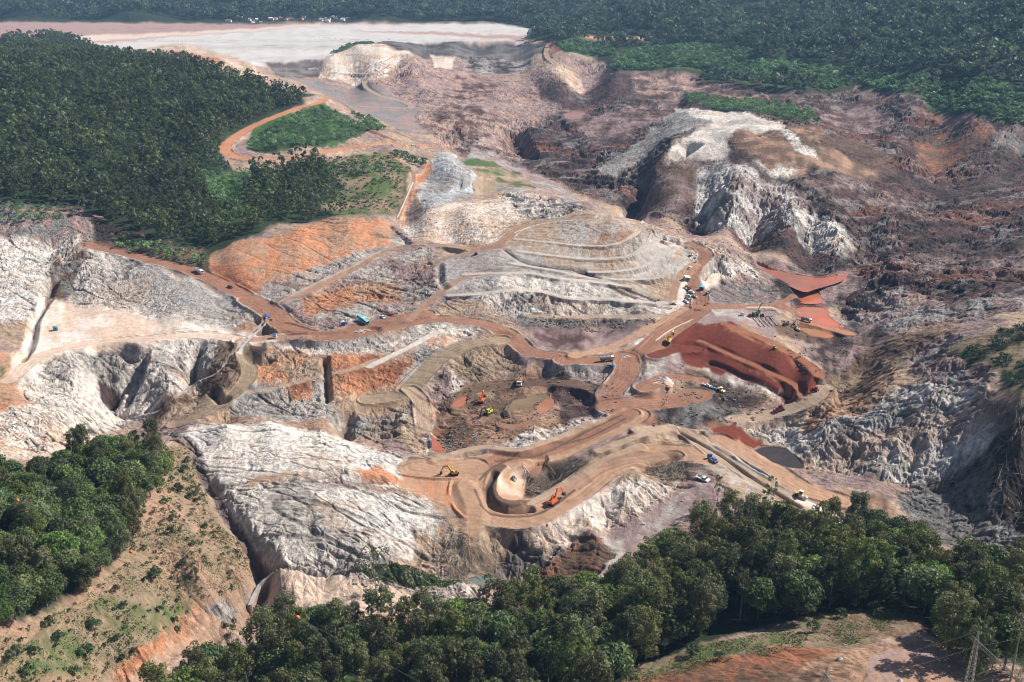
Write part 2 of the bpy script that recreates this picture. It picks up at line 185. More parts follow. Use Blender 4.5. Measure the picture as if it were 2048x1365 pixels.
# colourA colourB  rill rugged feather  polygon
ZN = """
lake lake 0 0 2|-200,47 200,46 500,50 700,47 1000,48 1132,50 1066,62 1062,84 960,82 750,89 640,124 540,127 400,122 -200,114
lake mauve 0 0 3|-200,48 500,51 570,53 530,56 400,62 300,66 100,74 -200,70
peach white 0 0 3|-200,76 130,72 330,66 500,58 640,48 640,52 500,63 340,72 200,82 130,96 -200,92
chalk bluegrey 0 0 3|130,92 340,74 520,62 660,50 1000,47 1132,48 1070,58 1062,66 850,64 700,62 900,72 1062,78 1060,83 960,82 750,89 640,124 540,127 400,122 300,100
wood wood .1 .3 3|-200,-90 2250,-90 2250,262 2000,243 1940,232 1870,208 1800,190 1712,172 1690,190 1600,192 1500,180 1400,165 1395,150 1215,140 1180,110 1100,86 1057,78 1080,50 1000,46 700,46 500,49 350,46 200,45 -200,46
pbrown dark 1 1 4|1030,300 1100,200 1170,186 1210,142 1395,150 1400,167 1600,192 1690,176 1800,190 1870,208 2048,262 2250,300 2250,640 2048,610 1960,602 1850,630 1700,645 1600,540 1500,505 1400,470 1240,415 1130,375 1040,345
wood wood .1 .2 3|-200,100 120,75 250,105 340,118 520,165 560,180 636,190 610,210 520,245 455,280 440,300 470,340 560,335 780,302 815,340 812,400 780,432 660,440 560,450 470,490 430,510 420,530 330,515 200,488 170,465 60,440 0,430 -200,430
lush grass .2 .1 3|400,345 540,338 500,400 520,450 430,440
grass straw .2 .1 3|640,315 790,305 815,345 808,400 785,428 700,436 640,420 690,380
wood lush .2 .1 2|500,255 600,222 655,212 745,262 690,285 560,305 495,300
orange dirt .2 .1 2|1168,72 1240,73 1320,73 1320,80 1240,81 1168,80
orange peach .2 .1 1|1472,22 1486,24 1488,44 1474,46
rust dirt .3 .1 2|1100,82 1125,84 1128,100 1105,108
rust mauve .4 .2 2|1850,222 1900,226 2000,256 1980,272 1900,262
dgrey mauve .5 .3 4|-200,405 60,415 170,425 200,488 100,485 60,478 -200,480
dark brown .5 .3 3|185,440 420,505 440,575 400,552 300,515 190,492
mauve dgrey .15 .05 2|560,155 620,160 740,166 830,213 900,245 870,265 800,262 700,215 640,185 600,165
dgrey pbrown .1 0 2|527,125 650,119 655,150 610,156 560,154
peach white .5 .1 2|640,155 655,118 700,92 745,88 785,100 830,112 800,135 745,165 690,160 640,158
peach tan .4 .2 3|250,102 345,88 395,92 460,115 500,130 560,155 540,165 460,150 400,130 320,112
orange rust .4 .1 3|330,110 390,108 440,120 430,128 370,124
dark dgrey .2 .05 2|742,88 900,83 1060,83 1088,90 1090,112 1060,118 900,112 830,110 790,100
mauve pink .8 .5 3|835,112 900,113 1050,120 1100,160 1120,220 1060,250 1000,250 920,240 830,213 750,165 800,135
pink pbrown 1 .8 4|870,215 930,205 1060,250 1035,310 1060,360 960,330 900,300 860,265 830,240
bluegrey dark .8 .5 2|940,112 1060,118 1080,135 1050,142 980,146 930,140
peach white .3 0 2|860,112 910,118 905,135 875,140
pink pbrown .8 .4 3|920,135 980,160 1010,185 950,200 880,200 900,165
peach tan .6 .2 2|1070,110 1095,108 1120,130 1180,178 1160,190 1100,160 1065,130
mauve pink .8 .4 2|1130,105 1210,125 1230,140 1190,180 1150,150
dark pbrown 1 .6 3|1095,150 1140,175 1130,215 1085,195 1070,165
pbrown dark .9 .3 3|1175,180 1215,145 1260,155 1265,198 1190,205
pbrown pink .6 .4 3|1260,140 1390,150 1440,175 1440,195 1300,200 1270,190
lush wood .1 .2 2|1215,135 1290,96 1400,92 1500,97 1510,118 1460,130 1390,138 1300,142 1230,142
lush grass .1 .2 2|1110,88 1175,83 1220,95 1240,110 1180,112 1130,105
lush wood .1 .2 2|1550,122 1700,132 1705,145 1640,148 1550,132
lush wood .1 .2 2|1400,150 1500,122 1690,150 1700,170 1600,178 1480,165 1420,160
lush wood .1 .2 2|1700,140 1760,150 2048,180 2250,190 2250,262 2048,262 1990,240 1930,235 1860,210 1800,188 1720,172
mauve pbrown .8 .3 3|1280,215 1350,200 1370,225 1300,250 1240,280 1180,270 1130,240 1200,225
pbrown mauve .7 .3 2|1640,230 1720,200 1780,225 1800,245 1740,265 1690,262 1650,250
dirt pbrown .5 .2 3|1360,190 1500,192 1560,205 1640,230 1560,225 1470,210
bluegrey dgrey .5 .4 2|1290,270 1345,225 1500,232 1440,245 1350,270 1280,320 1230,350 1200,345
chalk white .5 .5 2|1345,215 1400,218 1500,232 1560,248 1480,246 1400,238 1350,228
white grey .35 .15 3|1330,308 1345,288 1400,255 1440,240 1510,235 1560,248 1600,262 1590,275 1540,262 1510,268 1480,262 1450,280 1460,300 1450,316 1380,318
dirt brown .4 .2 3|1460,275 1490,262 1520,270 1560,262 1590,300 1530,300 1500,305 1475,300
brown dirt .2 .1 3|1500,305 1590,296 1700,300 1760,345 1740,362 1680,350 1600,330 1540,330
brown dirt .5 .3 3|1560,250 1640,255 1690,300 1620,300 1590,290
brown pbrown .6 .3 3|1650,262 1720,280 1800,345 1760,352 1700,315 1640,290
chalk white .8 .4 2|1565,250 1620,300 1640,320 1620,320 1590,300 1575,275
dirt white .9 .4 3|1510,325 1610,330 1610,350 1580,355 1540,345
brown mauve .7 .35 4|1310,330 1400,320 1410,350 1360,370 1300,380 1290,360
brown mauve .7 .35 4|1300,385 1395,372 1390,410 1340,425 1260,420
chalk dgrey 1.4 1 3|1395,340 1450,320 1500,345 1560,385 1620,430 1700,500 1690,512 1640,495 1600,480 1520,470 1440,455 1390,430 1390,390
chalk mauve 1 .6 3|1440,320 1490,330 1560,370 1640,430 1720,500 1680,495 1600,440 1540,400 1480,360
mauve chalk 1.2 .8 3|1460,350 1540,375 1580,410 1560,460 1500,455 1460,400
pbrown mauve .9 .9 3|1600,370 1700,360 1800,370 1860,395 1800,420 1700,410 1640,390
brown rust .7 .3 3|1830,280 1900,250 2000,262 1930,310 1880,345 1840,330
dgrey mauve .8 .4 3|1990,265 2060,262 2250,280 2250,330 2050,310 1985,300
mauve pbrown .9 .9 3|1700,500 1850,505 2048,520 2250,520 2250,560 2048,560 1900,540 1780,530
mauve bluegrey 1 .8 3|1680,640 1760,600 1800,570 1900,610 1960,600 2048,590 2048,620 1900,650 1760,665 1690,668
mauve dark .5 .2 3|1480,505 1550,520 1660,545 1700,530 1740,560 1680,610 1600,620 1560,600 1540,560
white grey .7 .2 3|-200,478 100,485 165,470 170,495 120,520 95,560 80,600 60,640 -200,640
chalk white .7 .2 3|-200,482 60,478 100,500 95,560 70,600 50,640 -200,620
grey white .7 .1 3|110,490 170,495 260,515 350,545 430,580 520,635 500,650 420,660 300,640 150,605 80,590 90,545
grey bluegrey .8 .05 3|250,520 380,555 520,630 500,648 400,640 300,620 230,600
brown dgrey .6 .3 3|100,520 170,500 150,560 130,600 95,590
white peach .15 .1 3|80,595 200,612 330,640 520,668 560,690 460,690 350,700 240,690 150,705 60,730 40,760 -200,800 -200,740 40,700 60,650
white grey .65 .2 4|60,730 170,700 300,695 420,680 480,685 410,775 300,830 250,850 150,860 60,800 20,780
bluegrey grey .9 .4 3|160,705 250,690 275,705 230,760 240,790 200,775 175,740
pbrown dark .5 .2 2|195,765 235,765 230,800 200,795
grey bluegrey .9 .6 3|380,690 470,690 440,740 400,780 380,760
peach white .7 .4 4|-200,800 30,770 100,820 150,860 220,870 180,920 -200,920
sand orange .3 .2 3|-200,700 15,710 22,760 60,800 -10,830 -200,830
grass straw .2 .2 3|-200,725 8,735 12,760 -200,765
brown dirt .4 .3 3|470,660 520,640 570,655 550,672 500,672
orange sand .5 .15 3|425,510 480,485 560,465 660,440 770,440 800,465 780,490 720,500 650,530 560,560 520,570 440,555 420,535
grey mauve .8 .2 3|500,575 600,545 720,500 800,490 780,480 790,455 830,470 830,490 740,520 640,560 560,605 510,595
rust orange .6 .2 3|420,530 500,540 520,580 480,585 440,560
mauve grey .7 .3 4|570,610 660,570 760,520 860,495 890,520 900,560 880,600 800,625 720,640 650,660 610,650
orange sand .7 .2 4|600,600 640,585 720,570 800,560 800,600 740,605 660,620 610,630
peach white .6 .2 3|800,455 850,425 930,405 1000,395 1060,410 1050,440 1010,460 990,490 900,490 820,480
white dgrey 1.2 .7 3|1000,390 1060,385 1150,400 1200,425 1130,430 1060,440 1030,420
silver bluegrey .8 .3 2|850,420 835,390 860,330 880,305 910,310 955,350 958,375 940,395 890,410
dgrey bluegrey .2 0 2|925,345 945,350 940,370 920,380
peach orange .5 .1 2|800,430 830,360 850,320 870,330 850,360 820,410 800,460
mauve bluegrey .4 .2 3|940,290 1000,310 1080,350 1160,400 1230,430 1180,420 1080,390 1060,380 1040,345 960,325 930,320
olive grass .1 0 1|940,335 1005,338 1028,345 1040,357 990,353 952,350
olive grass .1 0 1|995,357 1058,364 1062,377 1020,372 985,370
grass lush .3 .1 2|920,318 990,324 1010,335 940,333
dgrey grey .1 0 2|990,372 1050,378 1045,388 985,382
olive tan .2 0 2|945,360 990,358 990,375 970,392 950,392
grey tan .3 0 3|1000,500 1020,470 1080,440 1160,415 1250,440 1370,490 1420,495 1400,545 1360,600 1290,600 1200,560 1080,530 1020,515
dirt grey .3 0 5|1200,425 1260,455 1290,470 1230,500 1180,495 1210,460
grey white .1 0 4|1290,485 1370,490 1330,540 1280,560 1270,530
grey bluegrey .35 0 3|880,520 1000,500 1100,530 1200,560 1300,600 1350,612 1300,620 1180,610 1050,590 960,600 900,590 870,560
white bluegrey .5 0 3|940,555 1050,545 1200,575 1340,612 1250,610 1100,590 960,580
white grey .9 .2 3|960,590 1100,585 1220,600 1350,612 1370,622 1300,640 1160,640 1050,640 980,620
bluegrey grey .9 .1 2|1020,588 1080,590 1120,605 1100,630 1040,620
peach white .1 0 3|1340,620 1345,580 1375,525 1400,520 1392,545 1370,580 1368,605
pbrown dgrey .5 .2 2|1030,625 1120,635 1300,640 1330,638 1300,655 1180,650 1060,660 1030,645
mauve pbrown .2 .1 3|1050,655 1180,650 1310,650 1280,690 1200,705 1130,700 1080,680
grey white .5 .2 2|1250,700 1310,670 1340,645 1360,630 1380,625 1330,665 1280,695
white mauve .8 .6 3|1240,415 1300,460 1370,480 1440,490 1520,540 1540,580 1500,610 1440,600 1410,590 1400,560 1420,520 1400,495 1300,475
peach white .15 0 2|1395,560 1420,545 1450,550 1420,570 1415,590 1400,580
mauve dgrey .5 .1 3|1420,570 1480,548 1530,560 1560,590 1540,605 1450,608 1420,600
mauve grey .3 .1 3|1420,620 1500,615 1560,620 1590,650 1540,680 1480,650
tan brown .3 .1 2|1550,625 1580,620 1590,650 1570,665
brown dark .3 .2 3|1550,650 1600,640 1690,665 1670,690 1600,680 1560,670
dirt mauve .3 .1 3|1395,625 1480,640 1560,690 1640,735 1560,700 1450,660 1380,650
red red .05 0 2|1340,690 1370,655 1400,645 1450,648 1550,695 1640,745 1645,790 1600,808 1570,800 1480,765 1400,740 1345,720 1300,715
rust red .05 0 2|1400,645 1460,648 1560,692 1648,745 1648,760 1560,705 1450,660
rust red .05 0 1|1400,682 1480,715 1560,752 1602,790 1590,800 1550,765 1470,722
mauve dark .5 .3 3|1700,640 1760,650 1800,690 1760,740 1700,800 1640,800 1650,740 1600,700
white mauve .3 .1 2|1405,738 1450,748 1560,788 1560,800 1480,775 1410,750
dark brown .4 .3 3|1370,735 1450,760 1540,800 1500,820 1420,790 1370,765
tan brown .5 .3 3|1260,800 1360,740 1420,760 1400,790 1330,800 1290,815
grey mauve .9 .6 3|1235,770 1300,725 1345,705 1375,730 1370,755 1300,765 1250,785
dark dgrey .6 .3 3|1340,800 1400,770 1470,790 1490,830 1430,850 1350,860 1290,850 1290,810
grey tan .4 .1 3|1490,830 1620,780 1650,770 1655,790 1600,820 1540,840 1470,845 1440,840
brown rust .2 .1 3|1400,850 1450,845 1520,870 1530,895 1500,895 1450,870
red red .05 0 2|1420,858 1500,840 1475,850 1530,890 1500,900 1450,880
chalk grey 1.2 .7 4|1480,850 1560,850 1700,830 1800,780 1850,760 1960,780 2000,850 1960,920 1840,975 1780,960 1700,945 1640,945 1600,910 1540,880
bluegrey chalk 1 .5 3|1620,860 1720,840 1800,790 1850,800 1950,830 1900,870 1780,880 1680,880
sand tan .9 .3 3|1600,850 1650,800 1740,750 1800,740 1760,800 1720,835 1680,840 1620,860
brown olive .7 .3 3|1640,740 1720,700 1800,665 1920,650 1880,680 1800,720 1750,760 1680,800 1650,800
mauve bluegrey 1.2 .8 4|1820,700 1900,660 1960,690 1980,760 1960,790 1860,760 1820,745
wood straw .3 .3 3|1880,690 1960,670 2048,650 2250,640 2250,860 2048,830 2010,790 1980,740 1920,720
dark dgrey .9 .6 4|1960,790 2048,820 2250,850 2250,1120 2048,1070 1900,1010 1840,975 1900,950 1970,900 2000,860
dgrey bluegrey 1 .7 3|1900,1010 2048,1060 2250,1100 2250,1180 2048,1130 1900,1090 1820,1040 1790,990 1840,975
dirt brown .2 .1 3|1500,900 1560,940 1640,980 1760,990 1790,1020 1760,1060 1640,1010 1560,970
sand dirt .1 0 3|1480,880 1560,940 1700,1000 1680,1020 1560,960 1470,890
grey tan .2 .1 3|1270,870 1350,850 1400,860 1480,900 1600,1000 1640,1040 1560,1040 1440,960 1360,900 1240,910 1200,905
tan brown .4 .2 3|1190,900 1270,860 1360,850 1400,870 1330,900 1230,925 1180,940
tan dirt .5 .2 4|630,700 720,690 800,700 840,720 830,780 780,830 720,870 620,860 560,850 420,840 340,850 320,860 360,830 450,760 480,690
brown tan .5 .2 3|440,690 490,690 500,740 460,790 400,800 300,850 290,840 400,780
olive tan .25 .1 3|485,700 505,700 510,770 450,815 400,825 360,850 400,800 470,780
brown dark .3 .1 2|492,690 530,690 535,720 500,715
orange tan .7 .1 3|540,700 630,690 640,750 560,770 520,760 500,740
orange rust .5 0 3|650,708 700,712 780,710 740,735 690,742 655,740
orange rust .6 0 3|655,760 700,738 760,735 820,715 822,725 780,765 700,790 658,795
grey bluegrey .9 .1 3|500,770 560,775 640,790 640,830 540,840 460,830 470,800
orange rust .5 .1 2|570,785 620,762 632,790 590,802
grey bluegrey .8 .1 3|640,740 655,740 655,800 690,830 660,850 620,790
grey white .6 .3 3|560,688 700,685 800,665 900,645 960,655 930,680 880,690 800,690 760,705 650,705 600,700
orange peach .4 .1 3|855,680 870,665 930,675 900,690 870,695
bluegrey grey .7 .2 3|840,690 880,690 900,700 860,740 820,770 790,780 820,735
tan olive .7 .3 4|800,780 870,740 900,700 960,690 1000,690 1050,725 1000,760 930,770 880,830 860,880 820,900 780,860
bluegrey tan 1 .5 3|690,830 790,820 800,860 760,880 700,880
mauve white .8 .3 3|790,840 870,760 890,740 930,765 920,790 900,805 880,800 850,830
peach tan .7 .4 3|820,900 800,850 840,810 870,830 860,880 870,905
sand white .6 .2 3|845,800 868,800 885,850 865,905 850,900
mauve white 1.0 .5 3|850,790 905,745 930,790 905,815 880,810
brown dirt .5 .45 3|880,800 920,770 1000,755 1100,740 1200,765 1235,815 1180,850 1100,880 1000,890 900,905 870,870
dark pbrown .6 .5 3|1080,745 1200,760 1220,790 1200,830 1130,850 1120,810
olive brown .4 .3 3|930,770 1000,765 980,800 930,800
rust brown .4 .4 3|865,850 950,850 940,890 880,905
mauve white .7 .5 3|985,890 1100,860 1230,815 1240,830 1150,875 1060,905 980,905
grey mauve .7 .5 3|1080,725 1200,735 1220,745 1200,765 1100,745
chalk white .5 .08 3|340,870 400,852 520,848 600,858 660,870 740,895 830,925 850,940 800,975 720,960 640,950 560,955 480,970 420,950 380,900
white grey .6 .12 4|420,950 500,965 600,950 700,975 800,985 860,1000 880,1040 820,1110 750,1140 620,1150 550,1140 500,1080 450,1020
chalk white .5 .12 4|620,980 760,985 860,1010 870,1060 830,1120 780,1100 700,1050
mauve dgrey .9 .4 3|330,865 400,890 420,960 500,1070 545,1130 520,1145 450,1040 400,960 360,900
sand tan .2 .05 3|500,955 560,945 590,950 540,965 500,970
orange peach .3 .1 3|700,940 760,930 810,960 800,970 730,955
white mauve .7 .4 3|540,1140 700,1135 850,1140 960,1170 980,1195 900,1195 780,1170 600,1150
peach tan .2 .1 4|510,1200 540,1150 640,1155 800,1180 860,1200 850,1230 700,1230 560,1240
sand orange .1 0 3|810,935 900,920 960,925 930,960 930,1010 940,1050 880,1010 800,970
sand tan .3 .1 3|850,990 930,1040 950,1060 950,1110 920,1100 890,1050
tan grey .7 .5 3|830,1060 900,1060 960,1090 970,1140 900,1160 830,1120
sand peach .1 0 3|985,960 1050,930 1065,960 1060,1000 1020,1008 985,985
brown dark .5 .6 3|1050,950 1130,915 1180,915 1190,930 1100,985 1050,1000
dark bluegrey .8 .5 3|960,1130 1040,1070 1100,1080 1180,1070 1180,1100 1080,1140 1000,1165
white peach .6 .3 3|1045,1080 1180,990 1260,955 1370,950 1330,1000 1200,1060 1100,1095
tan brown .4 .3 3|1180,970 1280,935 1380,930 1370,960 1250,960
grey mauve .2 .1 3|1100,1110 1250,1050 1400,960 1450,970 1340,1060 1200,1150 1100,1170
brown rust .5 .4 3|1080,1140 1160,1080 1200,1080 1230,1110 1160,1170 1060,1180
wood wood .2 .3 4|300,1450 380,1350 470,1292 560,1258 700,1250 900,1245 1050,1232 1130,1200 1200,1180 1280,1150 1360,1100 1460,1050 1560,1055 1640,1070 1730,1045 1800,1090 1860,1140 2048,1185 2250,1200 2250,1400 1900,1290 1750,1220 1600,1240 1400,1290 1300,1330 1200,1480 900,1600 300,1600
grass straw .1 .1 3|1250,1345 1400,1290 1560,1262 1600,1240 1760,1215 1850,1240 1700,1280 1550,1290 1400,1330 1300,1360
straw brown .3 .2 3|1560,1265 1700,1235 1840,1230 1860,1260 1700,1300 1600,1300
rust brown .3 .1 3|1250,1365 1400,1325 1560,1290 1680,1300 1640,1340 1500,1400 1200,1420
dirt brown .3 .1 3|1500,1400 1620,1320 1760,1290 1880,1280 1930,1330 2100,1360 2250,1400 2250,1900 1400,1900
mauve dirt .15 .05 3|1740,1310 1860,1285 1940,1330 2050,1365 2048,1420 1720,1380
wood wood .2 .2 4|-200,975 60,950 120,935 190,902 290,888 345,930 325,1000 285,1060 255,1120 185,1180 75,1240 -200,1290
straw dirt .25 .2 6|300,900 370,880 400,960 440,1040 520,1130 480,1180 420,1200 360,1260 320,1290 300,1310 200,1365 60,1600 -200,1600 -200,1290 60,1240 150,1180 230,1130 260,1060 300,980
dirt straw .3 .2 6|340,1050 420,1050 520,1130 480,1190 380,1200 300,1130
straw grass .2 .2 8|30,1290 200,1200 350,1180 380,1210 300,1290 180,1340 40,1365
orange sand .5 .3 3|230,1345 310,1280 360,1230 400,1200 410,1215 340,1290 300,1330 230,1365
tan sand .3 .3 3|290,1330 350,1280 410,1215 480,1200 490,1215 440,1250 380,1290 310,1345 210,1400
grey bluegrey .8 .4 2|410,1215 440,1195 475,1205 470,1230 440,1240
mauve grey .3 .2 2|500,1190 535,1145 545,1150 515,1205 490,1215
"""
MU = np.repeat((US*FPX)[None, :], NR, 0).astype(f32); MP = np.repeat(PY[:, None], NC, 1).astype(f32)
du_ = (US[1]-US[0])*FPX; dp_ = PY[1]-PY[0]
wf_ = np.clip((MP+20)/260, .12, 1); warpx = ((fbm(MU, MP, 34, 5, 11, .6)*7+noise(MU, MP, 110, 12)*6)*wf_).astype(f32); warpy = ((fbm(MU, MP, 34, 5, 23, .6)*5+noise(MU, MP, 110, 24)*4)*wf_).astype(f32)
wxx = MU+warpx; wyy = MP+warpy
AT = np.zeros((NR, NC, 8), f32); AT[:] = np.array(c_['tan']+c_['mauve']+(.4, .3), f32)
def sub(u0, u1, p0, p1, pad):
    j0 = int(max(0, (u0-pad-MU[0, 0])/du_)); j1 = int(min(NC, (u1+pad-MU[0, 0])/du_+2))
    i0 = int(max(0, (p0-pad-MP[0, 0])/dp_)); i1 = int(min(NR, (p1+pad-MP[0, 0])/dp_+2))
    return slice(i0, max(i1, i0+1)), slice(j0, max(j1, j0+1))
for ln in ZN.strip().split('\n'):
    h_, p_ = ln.split('|'); ca, cb, er, rg, ft = h_.split()
    x, y, _ = W(p_); qu = x/y*FPX; qp = Pof(y)
    S_ = sub(qu.min(), qu.max(), qp.min(), qp.max(), 16)
    sdf = polysdf(wxx[S_], wyy[S_], qu, qp)
    wt = sm(sdf/(2*(float(ft) if float(ft) < 3 or qp.mean() < 150 else float(ft)*1.9))+.5)[..., None]
    v = np.array(c_[ca]+c_[cb]+(float(er), float(rg)), f32)
    AT[S_] = AT[S_]*(1-wt)+v*wt
# ---------------------------------------------------------------- ruggedness, rills
sp = Yg*(US[1]-US[0])                     # spacing of the ground mesh
def fade(lam): return np.clip(1.6-sp*3.2/lam, 0, 1)
rg = AT[..., 7]; er = AT[..., 6]
for _k in range(3):
    rg[1:-1, 1:-1] = (rg[1:-1, 1:-1]*2+rg[:-2, 1:-1]+rg[2:, 1:-1]+rg[1:-1, :-2]+rg[1:-1, 2:])/6
H = Hm.copy()
gm_ = noise(Xg, Yg, 170, 411)+.5*noise(Xg, Yg, 80, 412); rg *= np.clip(.72+gm_*.95, .15, 1.3); er *= np.clip(.85+noise(Xg, Yg, 140, 413)*.7, .35, 1.25)
wx2 = Xg+noise(Xg, Yg, 60, 91)*22; wy2 = Yg+noise(Xg, Yg, 60, 92)*22
rn = 0; am = 1; tot = 0
for k, lam in enumerate((110, 52, 25, 12)):
    q = 1-np.abs(noise(wx2, wy2, lam, 40+k))*2.1
    rn = rn+q*am*fade(lam)*(1 if k else 1); am *= .48
H += rg*(rn-.9)*6.5
ter = H/4.5+noise(Xg, Yg, 70, 77)*.9; tf = np.floor(ter); fr = ter-tf
stepd = (tf+sm((fr-.5)*3.2+.5)-ter)*4.5     # rock shelves
H += stepd*np.clip(rg-.35, 0, 1)*.85
gx, gy = slope(Hm*.5+H*.5)
# smooth slope a little so the rills follow the large shape
for _k in range(4):
    for g_ in (gx, gy):
        g_[1:-1, 1:-1] = (g_[1:-1, 1:-1]*2+g_[:-2, 1:-1]+g_[2:, 1:-1]+g_[1:-1, :-2]+g_[1:-1, 2:])/6
E = np.zeros_like(H)
for k, (lam, a) in enumerate(((46, 2.2), (21, 1.9), (10, 1.45), (5, .95), (2.6, .55))):
    ms = np.clip(np.sqrt(gx*gx+gy*gy)*3.2, .12, 1)
    c, dx, dy = gully(Xg, Yg, gx, gy, lam, 100+k*13)
    A_ = a*ms*fade(lam*1.25)*(np.clip(er, 0, 1.5)**(1.6 if k < 2 else .8))*(.8+.6*noise(Xg, Yg, 80, 55+k))
    c2 = np.clip(c*.5+.5, 0, 1)**.55*2-1
    H += (c2-.5)*A_; gx = gx+dx*A_; gy = gy+dy*A_
    E += c2*(.5 if k < 2 else .35)*np.clip(A_/a*1.5, 0, 1)
H += fbm(Xg, Yg, 9, 3, 66)*.5*fade(5)*(.2+er)
for lam, a in ((18, 1.5), (9, .95), (4.6, .55), (2.4, .28)):   # small scarps and clods
    H += (np.abs(noise(Xg+wy2*.15, Yg+wx2*.15, lam, 171+int(lam)))-.25)*-a*fade(lam*.8)*np.clip(er*.9+rg*.6-.12, 0, 1.3)
# cracks: narrow wandering cuts
ck = np.zeros_like(H)
for lam, dp, thr in ((60, 1.2, .030), (30, 1.7, .055), (14, 1.1, .085), (7, .7, .10)):
    q = np.abs(noise((Xg*.82-Yg*.57+wx2*.35)*.36, (Xg*.57+Yg*.82+wy2*.35)*1.15, lam, 131+int(lam)))+.09*np.clip(noise(Xg, Yg, lam*2.2, 137), -1, 1)+.01
    kk_ = np.clip(1-q/thr, 0, 1)*fade(lam*.3)*np.clip(er*1.3-.15, 0, 1); ck = np.maximum(ck, kk_*dp/3); H -= kk_*dp
# ---------------------------------------------------------------- roads, benches, berms, channels (drawn along the ground)
def catmull(x, y, step):
    P = np.stack([x, y], 1); P = np.vstack([2*P[0]-P[1], P, 2*P[-1]-P[-2]]); out = []
    for k in range(1, len(P)-2):
        L = np.hypot(*(P[k+1]-P[k])); m = max(2, int(L/step)); t = np.linspace(0, 1, m, endpoint=False)[:, None]
        a, b, c, d = P[k-1], P[k], P[k+1], P[k+2]
        out.append(.5*((2*b)+(c-a)*t+(2*a-5*b+4*c-d)*t*t+(3*b-a-3*c+d)*t**3))
    out.append(P[-2][None]); return np.vstack(out)
def line(px):
    x, y, z = W(px); mean = y.mean(); st = max(4, mean/110)
    Q = catmull(x, y, st); z = bil(M0, Q[:, 0], Q[:, 1])
    for _k in range(12): z[1:-1] = (z[1:-1]*2+z[:-2]+z[2:])/4
    return Q, z
def dist(Q, z, rad):
    u = Q[:, 0]/Q[:, 1]*FPX; p = Pof(Q[:, 1]); y0 = max(150, Q[:, 1].min()-rad)
    pad = rad/y0*FPX*1.2
    S_ = sub(u.min(), u.max(), p.min(), p.max(), pad); xs = Xg[S_]; ys = Yg[S_]
    D = np.full(xs.shape, 1e9, f32); Z = np.zeros(xs.shape, f32); SG = np.zeros(xs.shape, f32)
    i0, j0 = S_[0].start, S_[1].start
    for k in range(len(Q)-1):
        a, b = Q[k], Q[k+1]; ya, yb = min(a[1], b[1])-rad, max(a[1], b[1])+rad
        r0 = int(max(0, (Pof(yb)-MP[0, 0])/dp_-i0-1)); r1 = int((Pof(max(ya, 150))-MP[0, 0])/dp_-i0+2)
        ul = min((a[0]-rad)/ya if a[0]-rad < 0 else (a[0]-rad)/yb, (b[0]-rad)/ya if b[0]-rad < 0 else (b[0]-rad)/yb)
        ur = max((a[0]+rad)/ya if a[0]+rad > 0 else (a[0]+rad)/yb, (b[0]+rad)/ya if b[0]+rad > 0 else (b[0]+rad)/yb)
        c0 = int(max(0, (ul*FPX-MU[0, 0])/du_-j0-1)); c1 = int((ur*FPX-MU[0, 0])/du_-j0+2)
        if r1 <= r0 or c1 <= c0: continue
        X = xs[r0:r1, c0:c1]; Y = ys[r0:r1, c0:c1]
        if X.size == 0: continue
        ex, ey = b-a; wx = X-a[0]; wy = Y-a[1]; L2 = ex*ex+ey*ey+1e-9
        t = np.clip((wx*ex+wy*ey)/L2, 0, 1); d = np.sqrt((wx-ex*t)**2+(wy-ey*t)**2)
        m = d < D[r0:r1, c0:c1]
        D[r0:r1, c0:c1] = np.where(m, d, D[r0:r1, c0:c1])
        Z[r0:r1, c0:c1] = np.where(m, z[k]+(z[k+1]-z[k])*t, Z[r0:r1, c0:c1])
        SG[r0:r1, c0:c1] = np.where(m, np.sign(ex*wy-ey*wx), SG[r0:r1, c0:c1])
    return S_, D, Z, SG
